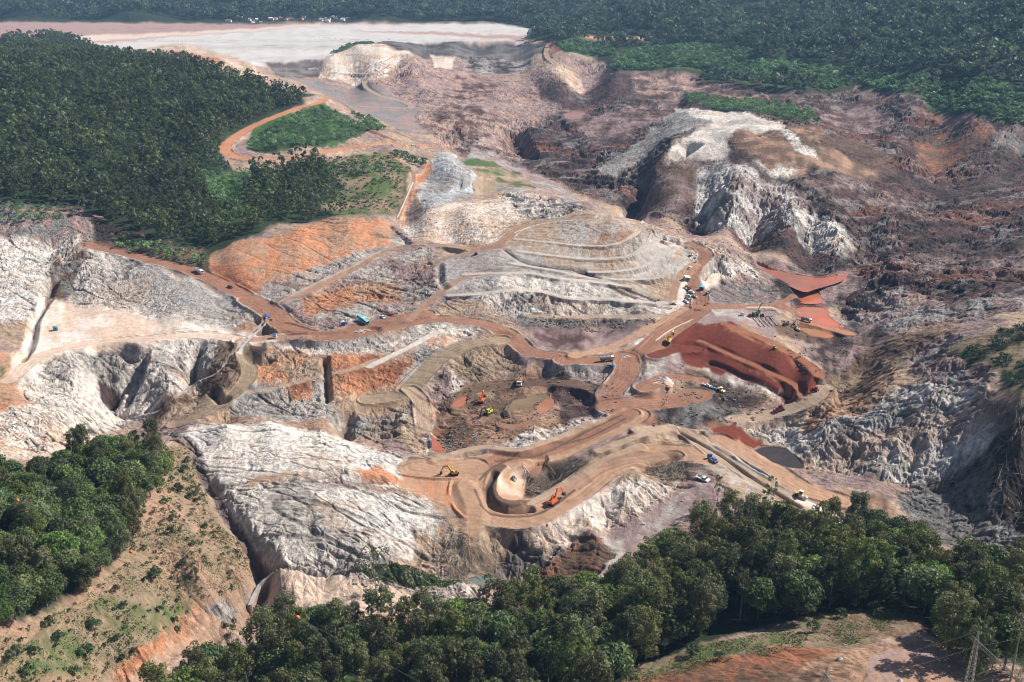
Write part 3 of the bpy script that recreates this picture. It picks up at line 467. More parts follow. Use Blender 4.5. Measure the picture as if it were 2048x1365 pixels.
# kind colour width(m) blend(m) dz(m) | path; dark gorges and slots carry painted shade
LN = """
road mauve 1.2 1 0|430,91 560,92
road mauve 1.2 1 0|560,92 655,93
road mauve 1.2 1 .3|620,73 700,80 780,79
road mauve 1.4 1 .3|800,63 900,65 1060,68
road white 2 1 0|600,140 670,128
road dirt 3.5 4 0|1100,86 1092,100 1095,115 1110,128
road tan 3 4 0|835,112 815,130 790,145 740,158 728,166 735,178 760,190 790,200 820,212 810,218 740,214 700,214
road pink 1.5 1.5 0|655,140 700,138 760,125 790,112
road pink 1.5 1.5 0|650,150 700,150 750,145 780,130
road tan 1.8 2 0|640,112 700,110 760,118
road orange 6.2 4 0|650,198 636,206 600,214 555,232 500,258 465,278 450,292 456,308 490,318 545,321 600,314 660,302 720,292 780,286 830,292 870,290
road rust 2 2 1|660,228 700,245 740,262 790,283
road dirt 2.5 3 0|640,190 680,205 720,232 770,258 830,280 870,292
road dirt 1.6 2 0|795,440 810,400 828,362 815,335 770,305
road white .6 .5 .3|795,435 815,390 826,365
road dirt 2 2 0|0,418 60,420 120,426 180,428 210,440
road white 1.2 1 0|1550,130 1600,140 1650,146 1700,138 1715,140
road orange 1.2 1 0|1430,152 1500,165 1560,162 1590,160
road dirt 1.5 2 0|1290,108 1400,108 1500,120 1550,130
road peach 2.0 2 0|1180,75 1240,76 1310,76
road road 6 5 0|170,488 200,498 250,508 300,520 352,533 400,548 450,572 500,598 530,615 560,640 590,662 640,674 700,670 760,660 820,647 870,639 930,642 985,652 1020,674 1060,702 1110,719 1170,721 1235,714 1280,698 1330,663 1365,635 1400,612
road road 8 4 0|500,600 540,625 570,650 610,668
road road 6 4 0|570,655 640,672 720,656 790,640 850,628
road road 6.5 4 0|1130,722 1220,722 1290,703 1330,675 1370,645 1400,620
road road 5 4 0|1400,612 1400,590 1385,560 1390,535 1412,515 1400,497 1380,488
road road 5 3 0|1400,615 1480,614 1540,612 1590,625 1640,650 1700,668
road road 3 3 0|1500,614 1560,604 1590,590
road dirt 4 4 0|560,602 620,580 700,540 760,508 830,492 900,495 950,498 1000,485 1030,462 1070,448 1120,440 1180,432
road grey .8 1 .3|560,604 640,565 700,535 750,508 800,494 850,490
road white .9 .8 .4|1030,466 1060,455 1100,447 1150,441
road dirt 3 3 0|820,640 850,612 890,580 930,555 980,545 1040,543
road dirt 2.5 3 0|870,522 920,512 980,497 1010,492
road dark 2 2 -.8|1010,500 1040,520 1080,532 1140,538 1180,548
road dark 2.2 3 -.8|1160,541 1220,565 1270,585 1320,603
road brown 2.6 3 -.4|1160,544 1220,572 1270,594 1340,608
road bench 1.8 1.3 .25|1030,479 1100,485 1180,495 1230,490 1270,468 1285,455
road bench 2.4 1.3 .25|1040,503 1110,512 1180,520 1250,516 1290,495 1320,475
road bench 2.2 1.3 .25|1180,545 1240,543 1290,535 1320,510 1350,495
road bench 2 1.3 .25|1210,558 1270,562 1320,560 1345,530 1370,515
road bench 2 1.3 .25|1020,527 1100,540 1165,552 1220,565
road bench 2.4 1.3 .25|930,550 1000,543 1060,547 1120,558 1200,566 1260,574
road bench 2.8 1.3 .25|900,592 970,585 1040,580 1090,584 1130,598 1200,600 1270,602 1330,606
road tan 3 2.5 0|1060,632 1120,638 1200,636 1280,630 1330,632
road sand 3.5 3 0|1150,712 1200,702 1260,680 1310,650 1350,628 1370,618
road sand 3 3 0|1345,600 1350,580 1362,550 1385,528
road peach 5 4 0|20,760 60,725 110,700 200,685 300,678 420,672 490,680 560,676
road dirt 4 4 0|480,682 540,680 610,674
road olive 4 4 0|485,690 492,720 500,750 480,780 440,808 400,825 350,850
road grey .8 .7 .3|535,640 505,665 470,700 435,745 390,780 330,810 280,832
road silver .9 .7 .3|540,645 512,668 476,704
road tan 2 2 0|500,785 560,775 640,752 700,738 750,720
road white 2.5 2 .4|740,735 770,720 820,695 860,672 880,665
road olive 6 5 0|1000,680 960,682 910,695 880,715 850,745 820,775 800,792 740,800
road tan 4 4 0|820,780 840,800 845,830 850,860
road road 4.5 3 -1|640,674 700,670 740,662
road brown 4.5 4 0|920,790 980,775 1060,765 1150,768 1200,785 1225,812
road road 7 4 0|1250,715 1255,740 1235,770 1218,795 1250,825 1290,835
road road 9 5 0|1225,815 1320,806 1395,790
road road 6 4 0|1290,775 1340,750 1400,762
road sand 9 5 0|1265,830 1210,860 1150,885 1080,905 1000,925 955,945 940,985 960,1020 1010,1035 1060,1033 1110,1012 1160,975 1210,938 1270,915 1340,908 1430,915
road road 5 5 0|1260,828 1180,868 1080,900 1000,920 955,942
road dirt 4 5 0|960,985 975,1012 1020,1022 1080,1015 1140,978 1200,938 1260,918 1350,912
road brown .8 .8 0|950,985 968,1022 1020,1036 1080,1026 1150,980
road brown .7 .7 0|1250,838 1180,872 1100,900 1000,930 960,960
road brown .7 .7 0|1240,832 1160,870 1060,908 990,925
road sand 9 5 0|830,935 890,940 940,935
road sand 3 4 1.5|930,975 945,1010 950,1050 940,1090
road brown 2.4 2 2.6|1003,942 990,955 982,978 988,1000 1015,1014 1060,1012
road tan 2 2.5 1.6|1060,1014 1110,990 1170,950 1200,930 1280,895
road dark 1.5 2.0 -3|988,955 974,980 982,1008 1015,1022 1060,1020
road tan 2 2.5 1.8|870,925 960,900 1040,905 1090,893 1180,850
road tan 4 3 0|1280,860 1360,865 1420,900 1480,940 1560,985 1640,1030
road dark 1 1 -1.2|1350,860 1440,910 1520,965 1600,1015
road dark 1 1.2 -1.5|1400,865 1480,915 1560,965 1660,1030
road sand 6 4 0|1440,880 1520,925 1600,975 1690,1005
road white .5 .5 .5|1312,682 1340,662 1385,640
road white 2.5 1.5 0|1600,1000 1680,1040 1700,1050
road tan 5 4 0|1470,838 1540,835 1620,795 1650,775
road rust 3 2 0|1450,648 1530,680 1600,722 1640,752
road rust 1.8 2 0|1400,683 1470,713 1540,742 1590,775 1602,792
road dark 1.5 2 -1.5|1420,725 1480,750 1540,775 1580,795
road red 5 4 0|1310,712 1345,705 1390,700
road orange 3 3 0|1700,668 1640,655 1600,640
road water 2 3 -2.5|540,1130 535,1165 500,1210 450,1250 370,1290 300,1330 210,1380
road silver .8 .6 .4|545,1145 520,1185 500,1210
road dark 3 4 -4|400,940 440,1000 480,1060 500,1100 535,1140
road dark 2 3 -3|680,940 610,955 690,955 760,960
road bench 1.4 2.5 0|1495,615 1545,618 1560,625
road dark 3.5 5 -7|195,700 240,698 275,715 265,745 235,780 225,800
road dark 2 3 -5|290,700 282,740 265,775 255,800
road dark 2.5 3 -5|400,690 390,730 380,775
road dark 2 3 -4|95,600 70,640 60,690 40,720
road dark 2 4 -4|170,510 110,560 90,600
road dark 2.5 3 -4|140,860 165,845 180,860
road dark 3.5 4 -6|690,870 685,850 695,835
road dark 1.5 2.5 -4|650,715 652,760 655,800
road dark 1.5 2.5 -3|780,450 800,470 815,482
road dark 2 3 -3|880,530 880,555 890,575
road brown 3 4 -4|490,700 505,718 530,718
road dark 2 3 -4|425,780 440,798 450,800
road dark 8 12 -14|1030,270 1040,295 1060,310 1020,300
road dark 6 12 -15|1225,425 1280,380 1320,335 1380,290
road rust 2 4 -2|1720,505 1800,480 1900,450
road dark 3 4 -4|1340,915 1310,925 1290,935
road bluegrey 1.5 3 -2|740,470 800,480 815,490
road straw 1.2 1.2 0|0,1340 60,1290 100,1245
road straw 1.0 1.0 0|700,232 710,245 750,240
road tan 3 3 1.2|1200,905 1280,872 1340,860
"""
tr = noise(Xg, Yg, 14, 301); m3_ = fbm(Xg, Yg, 45, 3, 302); tr4 = fbm(Xg, Yg, 6, 3, 303)*fade(3.)
for ln in LN.strip().split('\n'):
    h_, p_ = ln.split('|'); _, cc, wd, bl, dz = h_.split(); wd = float(wd); bl = float(bl); dz = float(dz)
    Q, z = line(p_); rad = wd+bl*2+6
    S_, D, Z, SG = dist(Q, z, rad)
    dn = D+tr[S_]*1.0*min(1, wd/3)
    if Z.max() == 30 or (Q[:, 1].mean() > 1900 and wd < 2): pass
    elif dz >= 0 or wd > 2.6 and dz > -2:
        k = sm(1-(D-wd)/(bl*1.2))
        H[S_] = H[S_]*(1-k)+(Z+dz+tr4[S_]*.16+(-.07*np.clip(np.cos(D*2.1+tr[S_]*3)*2-1, 0, 1) if wd >= 3.5 else 0))*k
    else:
        k = sm(1-D/(wd+bl)); H[S_] += dz*k*(.7+.6*np.clip(tr[S_]+.5, 0, 1)); dn = dn+wd*.4
    if wd >= 3.5 and dz == 0: H[S_] += np.exp(-((D-wd-1.2)/.8)**2)*.9*fade(4.)[S_]*np.clip(tr[S_]*2+.9, 0, 1)
    kc2 = sm((wd-dn)/max(.8, wd*.25)+.5)[..., None]*(.95 if dz > -2 else .55)
    col = np.array(c_[cc], f32)
    rut = (1-.11*np.clip(np.cos(D*SG*2.1+tr[S_]*4+m3_[S_]*3)*2-1, -1, 1)*np.clip(m3_[S_]*2+.6, 0, 1.3))[..., None] if wd >= 3.5 else 1
    AT[S_][..., :3] = AT[S_][..., :3]*(1-kc2)+col*rut*kc2
    AT[S_][..., 3:6] = AT[S_][..., 3:6]*(1-kc2)+col*.86*rut*kc2
    E[S_] *= (1-kc2[..., 0]); AT[S_][..., 6] *= (1-kc2[..., 0]*.9)
# ---------------------------------------------------------------- ponds: level the bed
PONDS = [("orange_pond", (.46, .125, .055), "1515,528 1545,540 1600,552 1640,556 1672,549 1664,561 1622,574 1604,578 1575,566 1545,552 1525,542"),
 ("orange_pond", (.50, .15, .08), "1590,582 1625,574 1636,588 1640,602 1610,604 1597,596"),
 ("orange_pond", (.55, .15, .075), "1594,618 1630,616 1650,620 1658,636 1678,650 1645,650 1610,636"),
 ("orange_pond", (.60, .17, .05), "1600,656 1630,660 1657,668 1655,674 1625,671"),
 ("muddy_pond", (.24, .15, .075), "1015,822 1030,803 1062,795 1092,789 1098,797 1078,806 1060,814 1035,819"),
 ("orange_pond", (.44, .16, .09), "1076,814 1090,802 1104,797 1109,803 1106,812 1092,820 1084,828 1078,822"),
 ("orange_pond", (.40, .17, .09), "1000,844 1018,848 1040,848 1065,838 1050,852 1020,856 1002,852"),
 ("orange_pond", (.40, .13, .07), "862,872 876,884 888,896 882,905 868,902 866,888"),
 ("orange_pond", (.42, .14, .075), "905,812 918,800 934,795 926,810 914,814"),
 ("dark_pond", (.05, .035, .03), "1512,902 1530,896 1555,896 1580,904 1600,922 1606,934 1580,936 1550,926 1525,914"),
 ("muddy_pond", (.34, .17, .11), "1056,944 1072,934 1088,932 1080,946 1064,952"),
 ("orange_pond", (.46, .13, .07), "1128,229 1150,225 1166,228 1158,236 1138,237"),
 ("grey_puddle", (.20, .18, .16), "940,1160 960,1154 982,1158 976,1166 950,1167")]
pondz = []
for nm, c, p_ in PONDS:
    x, y, z = W(p_); zz = float(np.mean(z)); 
    a = np.array([[float(v) for v in t.split(',')] for t in p_.split()])
    aa = (a[:, 0]-1024)/FPX; bb = -(a[:, 1]-682.5)/FPX
    y = (zz-HC)*(CA+bb*SA)/(-SA+bb*CA); x = aa*y/(CA+bb*SA)
    Q = catmull(np.append(x, x[0]), np.append(y, y[0]), 3)[:-1]
    qu = Q[:, 0]/Q[:, 1]*FPX; qp = Pof(Q[:, 1]); S_ = sub(qu.min(), qu.max(), qp.min(), qp.max(), 30)
    sdf = polysdf(MU[S_]+warpx[S_]*.35, MP[S_]+warpy[S_]*.3, qu, qp)
    k = sm((sdf+14)/14); H[S_] = H[S_]*(1-k)+np.maximum(zz+.25+(H[S_]-zz)*.25, zz+.25)*k
    k = sm(sdf/3+.7); H[S_] = H[S_]*(1-k)+(zz-.9)*k
    kk = sm((sdf+5)/5)[..., None]*.6
    AT[S_][..., :6] = AT[S_][..., :6]*(1-kk)+np.array(tuple(np.minimum(np.array(c)*.8+.02, 1))*2, f32)*kk
    pondz.append((nm, c, Q, zz))
# ---------------------------------------------------------------- ground mesh and material
m1 = np.clip(.5+fbm(Xg, Yg, 38, 4, 201)*.8+fbm(MU, MP, 22, 2, 205)*.5, 0, 1)
gx, gy = slope(H); stp = np.sqrt(gx*gx+gy*gy)
mixk = np.clip((m1-.5)*1.5+.5-E*.25-np.clip(stp-.5, 0, 1)*.15, 0, 1)[..., None]
fk_ = (sm((Yg-1850)/250)*np.clip(1-AT[..., 6]*2, 0, 1))[..., None]; mixk = mixk*(1-fk_*.8)+(.25+.5*np.clip(noise(Xg*.2, Yg, 130, 515)[..., None]+.1, 0, 1))*fk_*.8
COLR = AT[..., :3]*(1-mixk)+AT[..., 3:6]*mixk
ero = np.clip(AT[..., 6], 0, 1)
flatk = np.clip(.06+ero*1.6, 0, 1)*np.where(Yg > 1900, .5, 1)
COLR *= (1+.34*fbm(MU*1.0, MP*2.2, 12, 3, 207)*flatk)[..., None]
bare = sm((COLR[..., 0]-COLR[..., 1]+.02)/.05)
ch_ = np.abs(noise(Xg*.28+wx2*.05, Yg, 95, 521)+.25*noise(Xg*.4, Yg, 30, 522)); COLR *= (1-.30*sm((.045-ch_)/.04)*fk_[..., 0]*(.5+noise(Xg, Yg, 300, 523)))[..., None]
# damp brown stains down the rills, ochre seepage, pale streaks on the crests
def lay(col, k):
    COLR[...] = COLR*(1-k[..., None])+np.array(col, f32)*k[..., None]
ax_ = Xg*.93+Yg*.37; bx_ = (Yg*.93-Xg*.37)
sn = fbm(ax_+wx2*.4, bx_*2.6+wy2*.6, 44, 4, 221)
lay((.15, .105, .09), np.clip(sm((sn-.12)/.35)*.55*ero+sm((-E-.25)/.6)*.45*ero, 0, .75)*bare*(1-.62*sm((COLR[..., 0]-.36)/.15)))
lay((.50, .27, .14), sm((fbm(Xg, Yg*1.4, 60, 3, 231)-.28)/.2)*.35*ero*bare*sm((COLR[..., 0]-.2)/.1))
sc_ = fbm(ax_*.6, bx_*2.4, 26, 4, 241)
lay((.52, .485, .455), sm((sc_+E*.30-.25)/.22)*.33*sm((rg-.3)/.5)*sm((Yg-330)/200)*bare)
lay((.30, .11, .065), sm((fbm(Xg*.7, Yg, 90, 3, 251)-.25)/.2)*.36*sm((rg-.25)/.4)*bare*sm((.3-COLR[..., 0])/.1))
lay((.06, .048, .045), np.clip(ck*1.2, 0, .75)*bare)
st_ = noise(Xg+H*9, H*7+Yg*.2, 16, 209)
COLR *= (1+.25*st_*np.clip(rg, 0, 1))[..., None]
def grid_mesh(name, X, Y, Z, col):
    r, c = X.shape; me = bpy.data.meshes.new(name)
    co = np.stack([X, Y, Z], -1).reshape(-1).astype(f32)
    idx = np.arange(r*c, dtype=np.int32).reshape(r, c)
    q = np.stack([idx[1:, :-1], idx[1:, 1:], idx[:-1, 1:], idx[:-1, :-1]], -1).reshape(-1, 4)
    me.vertices.add(r*c); me.vertices.foreach_set("co", co)
    me.loops.add(q.size); me.loops.foreach_set("vertex_index", q.reshape(-1))
    me.polygons.add(len(q)); me.polygons.foreach_set("loop_start", np.arange(0, q.size, 4, dtype=np.int32))
    me.update(calc_edges=True)
    at_ = me.color_attributes.new("soil", 'FLOAT_COLOR', 'POINT')
    at_.data.foreach_set("color", np.concatenate([col, (.25+.75*np.clip(AT[..., 6:7]*1.6, 0, 1))*np.clip(2.2-Yg[..., None]/1500, .12, 1)], -1).reshape(-1).astype(f32))
    me.polygons.foreach_set("use_smooth", np.zeros(len(q), bool))
    return me
def N(nt, t, **kw):
    n_ = nt.nodes.new(t)
    for k, v in kw.items():
        if k.startswith('i_'):
            key = k[2:]; key = int(key) if key.isdigit() else key.replace('_', ' ')
            n_.inputs[key].default_value = v
        else: setattr(n_, k, v)
    return n_
gm = bpy.data.materials.new("soil"); gm.use_nodes = True; nt = gm.node_tree; bs = nt.nodes["Principled BSDF"]
bs.inputs["Roughness"].default_value = .95; bs.inputs["Specular IOR Level"].default_value = .15
va = N(nt, "ShaderNodeVertexColor", layer_name="soil"); geo = N(nt, "ShaderNodeNewGeometry")
mp = N(nt, "ShaderNodeMapping"); mp.inputs["Scale"].default_value = (1, .8, 1.2); nt.links.new(geo.outputs["Position"], mp.inputs[0])
n1 = N(nt, "ShaderNodeTexNoise", i_Scale=.30, i_Detail=8., i_Roughness=.8); nt.links.new(mp.outputs[0], n1.inputs[0])
n2 = N(nt, "ShaderNodeTexNoise", i_Scale=1.4, i_Detail=3., i_Roughness=.7); nt.links.new(geo.outputs["Position"], n2.inputs[0])
mr1 = N(nt, "ShaderNodeMapRange", i_From_Min=.36, i_From_Max=.64, i_To_Min=.50, i_To_Max=1.44); nt.links.new(n1.outputs[0], mr1.inputs[0])
mr2 = N(nt, "ShaderNodeMapRange", i_From_Min=.3, i_From_Max=.7, i_To_Min=.85, i_To_Max=1.14); nt.links.new(n2.outputs[0], mr2.inputs[0])
mu = N(nt, "ShaderNodeMath", operation='MULTIPLY'); nt.links.new(mr1.outputs[0], mu.inputs[0]); nt.links.new(mr2.outputs[0], mu.inputs[1])
mxa = N(nt, "ShaderNodeMix"); mxa.inputs[2].default_value = 1.0; nt.links.new(va.outputs[1], mxa.inputs[0]); nt.links.new(mu.outputs[0], mxa.inputs[3])
vm = N(nt, "ShaderNodeVectorMath", operation='SCALE'); nt.links.new(va.outputs[0], vm.inputs[0]); nt.links.new(mxa.outputs[0], vm.inputs["Scale"])
nt.links.new(vm.outputs[0], bs.inputs["Base Color"])
bp = N(nt, "ShaderNodeBump", i_Distance=1.6); nt.links.new(va.outputs[1], bp.inputs['Strength']); nt.links.new(n1.outputs[0], bp.inputs["Height"])
bp2 = N(nt, "ShaderNodeBump", i_Distance=.5); nt.links.new(va.outputs[1], bp2.inputs['Strength']); nt.links.new(n2.outputs[0], bp2.inputs["Height"]); nt.links.new(bp.outputs[0], bp2.inputs["Normal"])
nt.links.new(bp2.outputs[0], bs.inputs["Normal"])
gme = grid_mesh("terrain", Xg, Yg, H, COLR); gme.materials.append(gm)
gob = bpy.data.objects.new("terrain", gme); COL.objects.link(gob); gob["kind"] = "structure"
def G(px, py): x, y, z = at(H, px, py); return Vector((float(x[0]), float(y[0]), float(z[0])))
def ground(x, y): return bil(H, np.asarray(x, float), np.asarray(y, float))
# ---------------------------------------------------------------- tree kit
def mat(name, col, rough=.7, metal=0, var=0, vs=.5, emis=None):
    m = bpy.data.materials.new(name); m.use_nodes = True; b = m.node_tree.nodes["Principled BSDF"]
    b.inputs["Base Color"].default_value = (*col, 1); b.inputs["Roughness"].default_value = rough; b.inputs["Metallic"].default_value = metal
    if var:
        t = m.node_tree; g = N(t, "ShaderNodeTexCoord"); n_ = N(t, "ShaderNodeTexNoise", i_Scale=vs, i_Detail=4.)
        r_ = N(t, "ShaderNodeMapRange", i_From_Min=.3, i_From_Max=.7, i_To_Min=1-var, i_To_Max=1+var)
        v_ = N(t, "ShaderNodeVectorMath", operation='SCALE'); v_.inputs[0].default_value = col
        t.links.new(g.outputs["Object"], n_.inputs[0]); t.links.new(n_.outputs[0], r_.inputs[0]); t.links.new(r_.outputs[0], v_.inputs["Scale"]); t.links.new(v_.outputs[0], b.inputs["Base Color"])
    return m
def leafmat(name, c1, c2, c3, scale=.25, per_obj=True):
    m = bpy.data.materials.new(name); m.use_nodes = True; t = m.node_tree; b = t.nodes["Principled BSDF"]
    b.inputs["Roughness"].default_value = .6; b.inputs["Specular IOR Level"].default_value = .25
    g = N(t, "ShaderNodeNewGeometry"); n_ = N(t, "ShaderNodeTexNoise", i_Scale=scale, i_Detail=3., i_Roughness=.6)
    t.links.new(g.outputs["Position"], n_.inputs[0])
    cr = N(t, "ShaderNodeValToRGB"); cr.color_ramp.elements[0].position = .32; cr.color_ramp.elements[1].position = .68
    cr.color_ramp.elements[0].color = (*c1, 1); cr.color_ramp.elements[1].color = (*c3, 1); e = cr.color_ramp.elements.new(.5); e.color = (*c2, 1)
    t.links.new(n_.outputs[0], cr.inputs[0]); src = cr.outputs[0]
    hs = N(t, "ShaderNodeHueSaturation"); t.links.new(src, hs.inputs["Color"])
    if per_obj: oi = N(t, "ShaderNodeObjectInfo"); rnd = oi.outputs["Random"]
    else: rnd = N(t, "ShaderNodeVertexColor", layer_name="tint").outputs[0]
    a = N(t, "ShaderNodeMapRange", i_To_Min=.55, i_To_Max=1.5); t.links.new(rnd, a.inputs[0]); t.links.new(a.outputs[0], hs.inputs["Value"])
    a2 = N(t, "ShaderNodeMapRange", i_To_Min=.468, i_To_Max=.515)
    mm = N(t, "ShaderNodeMath", operation='FRACT'); m3 = N(t, "ShaderNodeMath", operation='MULTIPLY'); m3.inputs[1].default_value = 7.31
    t.links.new(rnd, m3.inputs[0]); t.links.new(m3.outputs[0], mm.inputs[0]); t.links.new(mm.outputs[0], a2.inputs[0]); t.links.new(a2.outputs[0], hs.inputs["Hue"])
    a4 = N(t, "ShaderNodeMapRange", i_To_Min=.7, i_To_Max=1.05); m5 = N(t, "ShaderNodeMath", operation="MULTIPLY"); m5.inputs[1].default_value = 13.7; m6 = N(t, "ShaderNodeMath", operation="FRACT"); t.links.new(rnd, m5.inputs[0]); t.links.new(m5.outputs[0], m6.inputs[0]); t.links.new(m6.outputs[0], a4.inputs[0]); t.links.new(a4.outputs[0], hs.inputs["Saturation"])
    t.links.new(hs.outputs[0], b.inputs["Base Color"])
    tr_ = N(t, "ShaderNodeBsdfTranslucent"); t.links.new(hs.outputs[0], tr_.inputs[0]); mx = N(t, "ShaderNodeMixShader"); mx.inputs[0].default_value = .33
    t.links.new(b.outputs[0], mx.inputs[1]); t.links.new(tr_.outputs[0], mx.inputs[2]); t.links.new(mx.outputs[0], t.nodes["Material Output"].inputs[0])
    return m
M_euc = leafmat("eucalyptus_leaves", (.062, .085, .026), (.118, .142, .044), (.185, .192, .064))
M_brd = leafmat("broadleaf_leaves", (.055, .102, .028), (.108, .166, .042), (.175, .240, .060))
M_wood = leafmat("wood_leaves", (.072, .108, .042), (.115, .165, .058), (.170, .212, .076), .08, False)
M_far = leafmat("far_leaves", (.050, .095, .058), (.092, .150, .080), (.140, .205, .098), .015, False)
M_plan = leafmat("plantation_leaves", (.11, .24, .09), (.16, .32, .12), (.22, .38, .15), .03, False)
M_shr = leafmat("shrub_leaves", (.035, .085, .035), (.060, .115, .045), (.085, .145, .050))
M_scr = leafmat("scrub_leaves", (.030, .060, .025), (.055, .095, .035), (.09, .13, .045), .1, False)
M_grs = leafmat("grass_blades", (.10, .15, .04), (.09, .17, .04), (.24, .20, .10), .12, False)
M_pale = leafmat("silvery_leaves", (.20, .27, .22), (.30, .38, .31), (.40, .46, .40))
M_bark = mat("pale_bark", (.34, .30, .25), .9, 0, .3, .8); M_bark2 = mat("brown_bark", (.16, .12, .09), .9, 0, .3, .8)
def cards(rs, cen, nrm, size, asp=.6):
    """one small kinked leaf cluster per centre: 4 corners each"""
    n = len(cen); nrm = nrm/(np.linalg.norm(nrm, axis=1, keepdims=True)+1e-9)
    r = rs.normal(size=(n, 3)); a = np.cross(nrm, r); a /= np.linalg.norm(a, axis=1, keepdims=True)+1e-9; b = np.cross(nrm, a)
    s = size*(.6+.8*rs.random((n, 1))); L = a*s; Wd = b*s*asp
    v = np.stack([cen-L, cen-Wd*.9-nrm*s*.15, cen+L, cen+Wd+nrm*s*.1], 1)
    return v.reshape(-1, 3)
def crown_verts(rs, clumps, per, size, asp=.6, drop=0):
    """clumps: rows of x,y,z,rx,rz ; leaf clusters lie on the outside of each clump"""
    C_ = []; Nn = []
    for (x, y, z, rx, rz) in clumps:
        k = max(4, int(per*(rx/clumps[:, 3].mean())**2))
        d = rs.normal(size=(k, 3)); d[:, 2] = d[:, 2]*.9+.35; d /= np.linalg.norm(d, axis=1, keepdims=True)
        rad = (.62+.45*rs.random((k, 1)))
        p = d*rad*np.array([rx, rx, rz])+np.array([x, y, z]); p[:, 2] -= drop*rs.random(k)*rx
        C_.append(p); Nn.append(d*1.1+rs.normal(size=(k, 3))*.55)
    return cards(rs, np.vstack(C_), np.vstack(Nn), size, asp)
def euc_clumps(rs, h, w, nl=20, lo=.32):
    """clumps over a tall, full, uneven dome with a few side lobes"""
    o = []; off = rs.normal(size=2)*w*.15
    for k in range(nl):
        t = 1-((k+.5)/nl)**1.15; u = lo+(1-lo)*t; prof = w*math.sin(math.pi*(.12+.80*min(1, (1-t)*1.05)))**.6
        a = k*2.4+rs.random()*1.4; rr = prof*(.45+.5*rs.random()); rx = w*(.20+.24*rs.random()**1.5)
        o.append((math.cos(a)*rr+off[0]*t, math.sin(a)*rr+off[1]*t, h*u-rx*.6+rs.normal()*h*.02, rx, rx*(.75+.35*rs.random())))
    return np.array(o)
def brd_clumps(rs, h, w, nl=18):
    o = []
    for k in range(nl):
        u = 1-1.25*(k+.5)/nl; a = k*2.4+rs.random(); q = math.sqrt(max(0, 1-u*u))
        rx = w*(.30+.2*rs.random()); o.append((math.cos(a)*q*w*.72, math.sin(a)*q*w*.72, h*.62+u*h*.33, rx, rx*.75))
    return np.array(o)
def mesh_quads(name, v, m, tint=None):
    me = bpy.data.meshes.new(name); n = len(v)
    me.vertices.add(n); me.vertices.foreach_set("co", v.astype(f32).reshape(-1))
    me.loops.add(n); me.loops.foreach_set("vertex_index", np.arange(n, dtype=np.int32))
    me.polygons.add(n//4); me.polygons.foreach_set("loop_start", np.arange(0, n, 4, dtype=np.int32))
    me.update(calc_edges=True); me.materials.append(m)
    if tint is not None:
        q = me.color_attributes.new('tint', 'BYTE_COLOR', 'POINT'); q.data.foreach_set('color', np.concatenate([np.repeat(tint[:, None], 3, 1), np.ones((n, 1))], 1).astype(f32).reshape(-1))
    return me
def tube_verts(P, rad, seg=6):
    """quads of a tapered tube through points P"""
    P = np.array(P, float); out = []; rings = []
    for k, p in enumerate(P):
        d = P[min(k+1, len(P)-1)]-P[max(k-1, 0)]; d /= np.linalg.norm(d)+1e-9
        a = np.cross(d, (1, .2, .1) if abs(d[2]) > .7 else (0, 0, 1)); a /= np.linalg.norm(a); b = np.cross(d, a)
        t = np.linspace(0, 2*math.pi, seg, endpoint=False)[:, None]; rings.append(p+(a*np.cos(t)+b*np.sin(t))*rad[k])
    for k in range(len(P)-1):
        A_, B_ = rings[k], rings[k+1]
        for q in range(seg):
            r_ = (q+1) % seg; out += [A_[q], A_[r_], B_[r_], B_[q]]
    return np.array(out)
def trunk_mesh(rs, h, top, clumps, r0, m, nl=7):
    bend = rs.normal(size=2)*h*.03
    P = [(bend[0]*t*t, bend[1]*t*t, h*top*t-.8*(t == 0)) for t in (0, .25, .5, .75, 1)]
    v = [tube_verts(P, [r0*1.3, r0, r0*.8, r0*.55, r0*.25])]
    for k in rs.choice(len(clumps), min(nl, len(clumps)), replace=False):
        c = clumps[k]; zb = max(h*.18, min(c[2]-h*.12, h*top*.85)); t = zb/(h*top)
        b = np.array([bend[0]*t*t, bend[1]*t*t, zb]); e = c[:3]; mid = (b+e)/2+np.array([0, 0, -.04*h])
        v.append(tube_verts([b, mid, e], [r0*.42, r0*.28, r0*.1], 5))
    return mesh_quads("trunk", np.vstack(v), m)
def obj(name, me, parent=None, m=None):
    o = bpy.data.objects.new(name, me); COL.objects.link(o)
    if parent is not None: o.parent = parent
    if m is not None and me is not None and not me.materials: me.materials.append(m)
    return o
def tag(o, label=None, cat=None, group=None, kind=None):
    for k, v in (("label", label), ("category", cat), ("group", group), ("kind", kind)):
        if v: o[k] = v
    return o
PROTO = {}
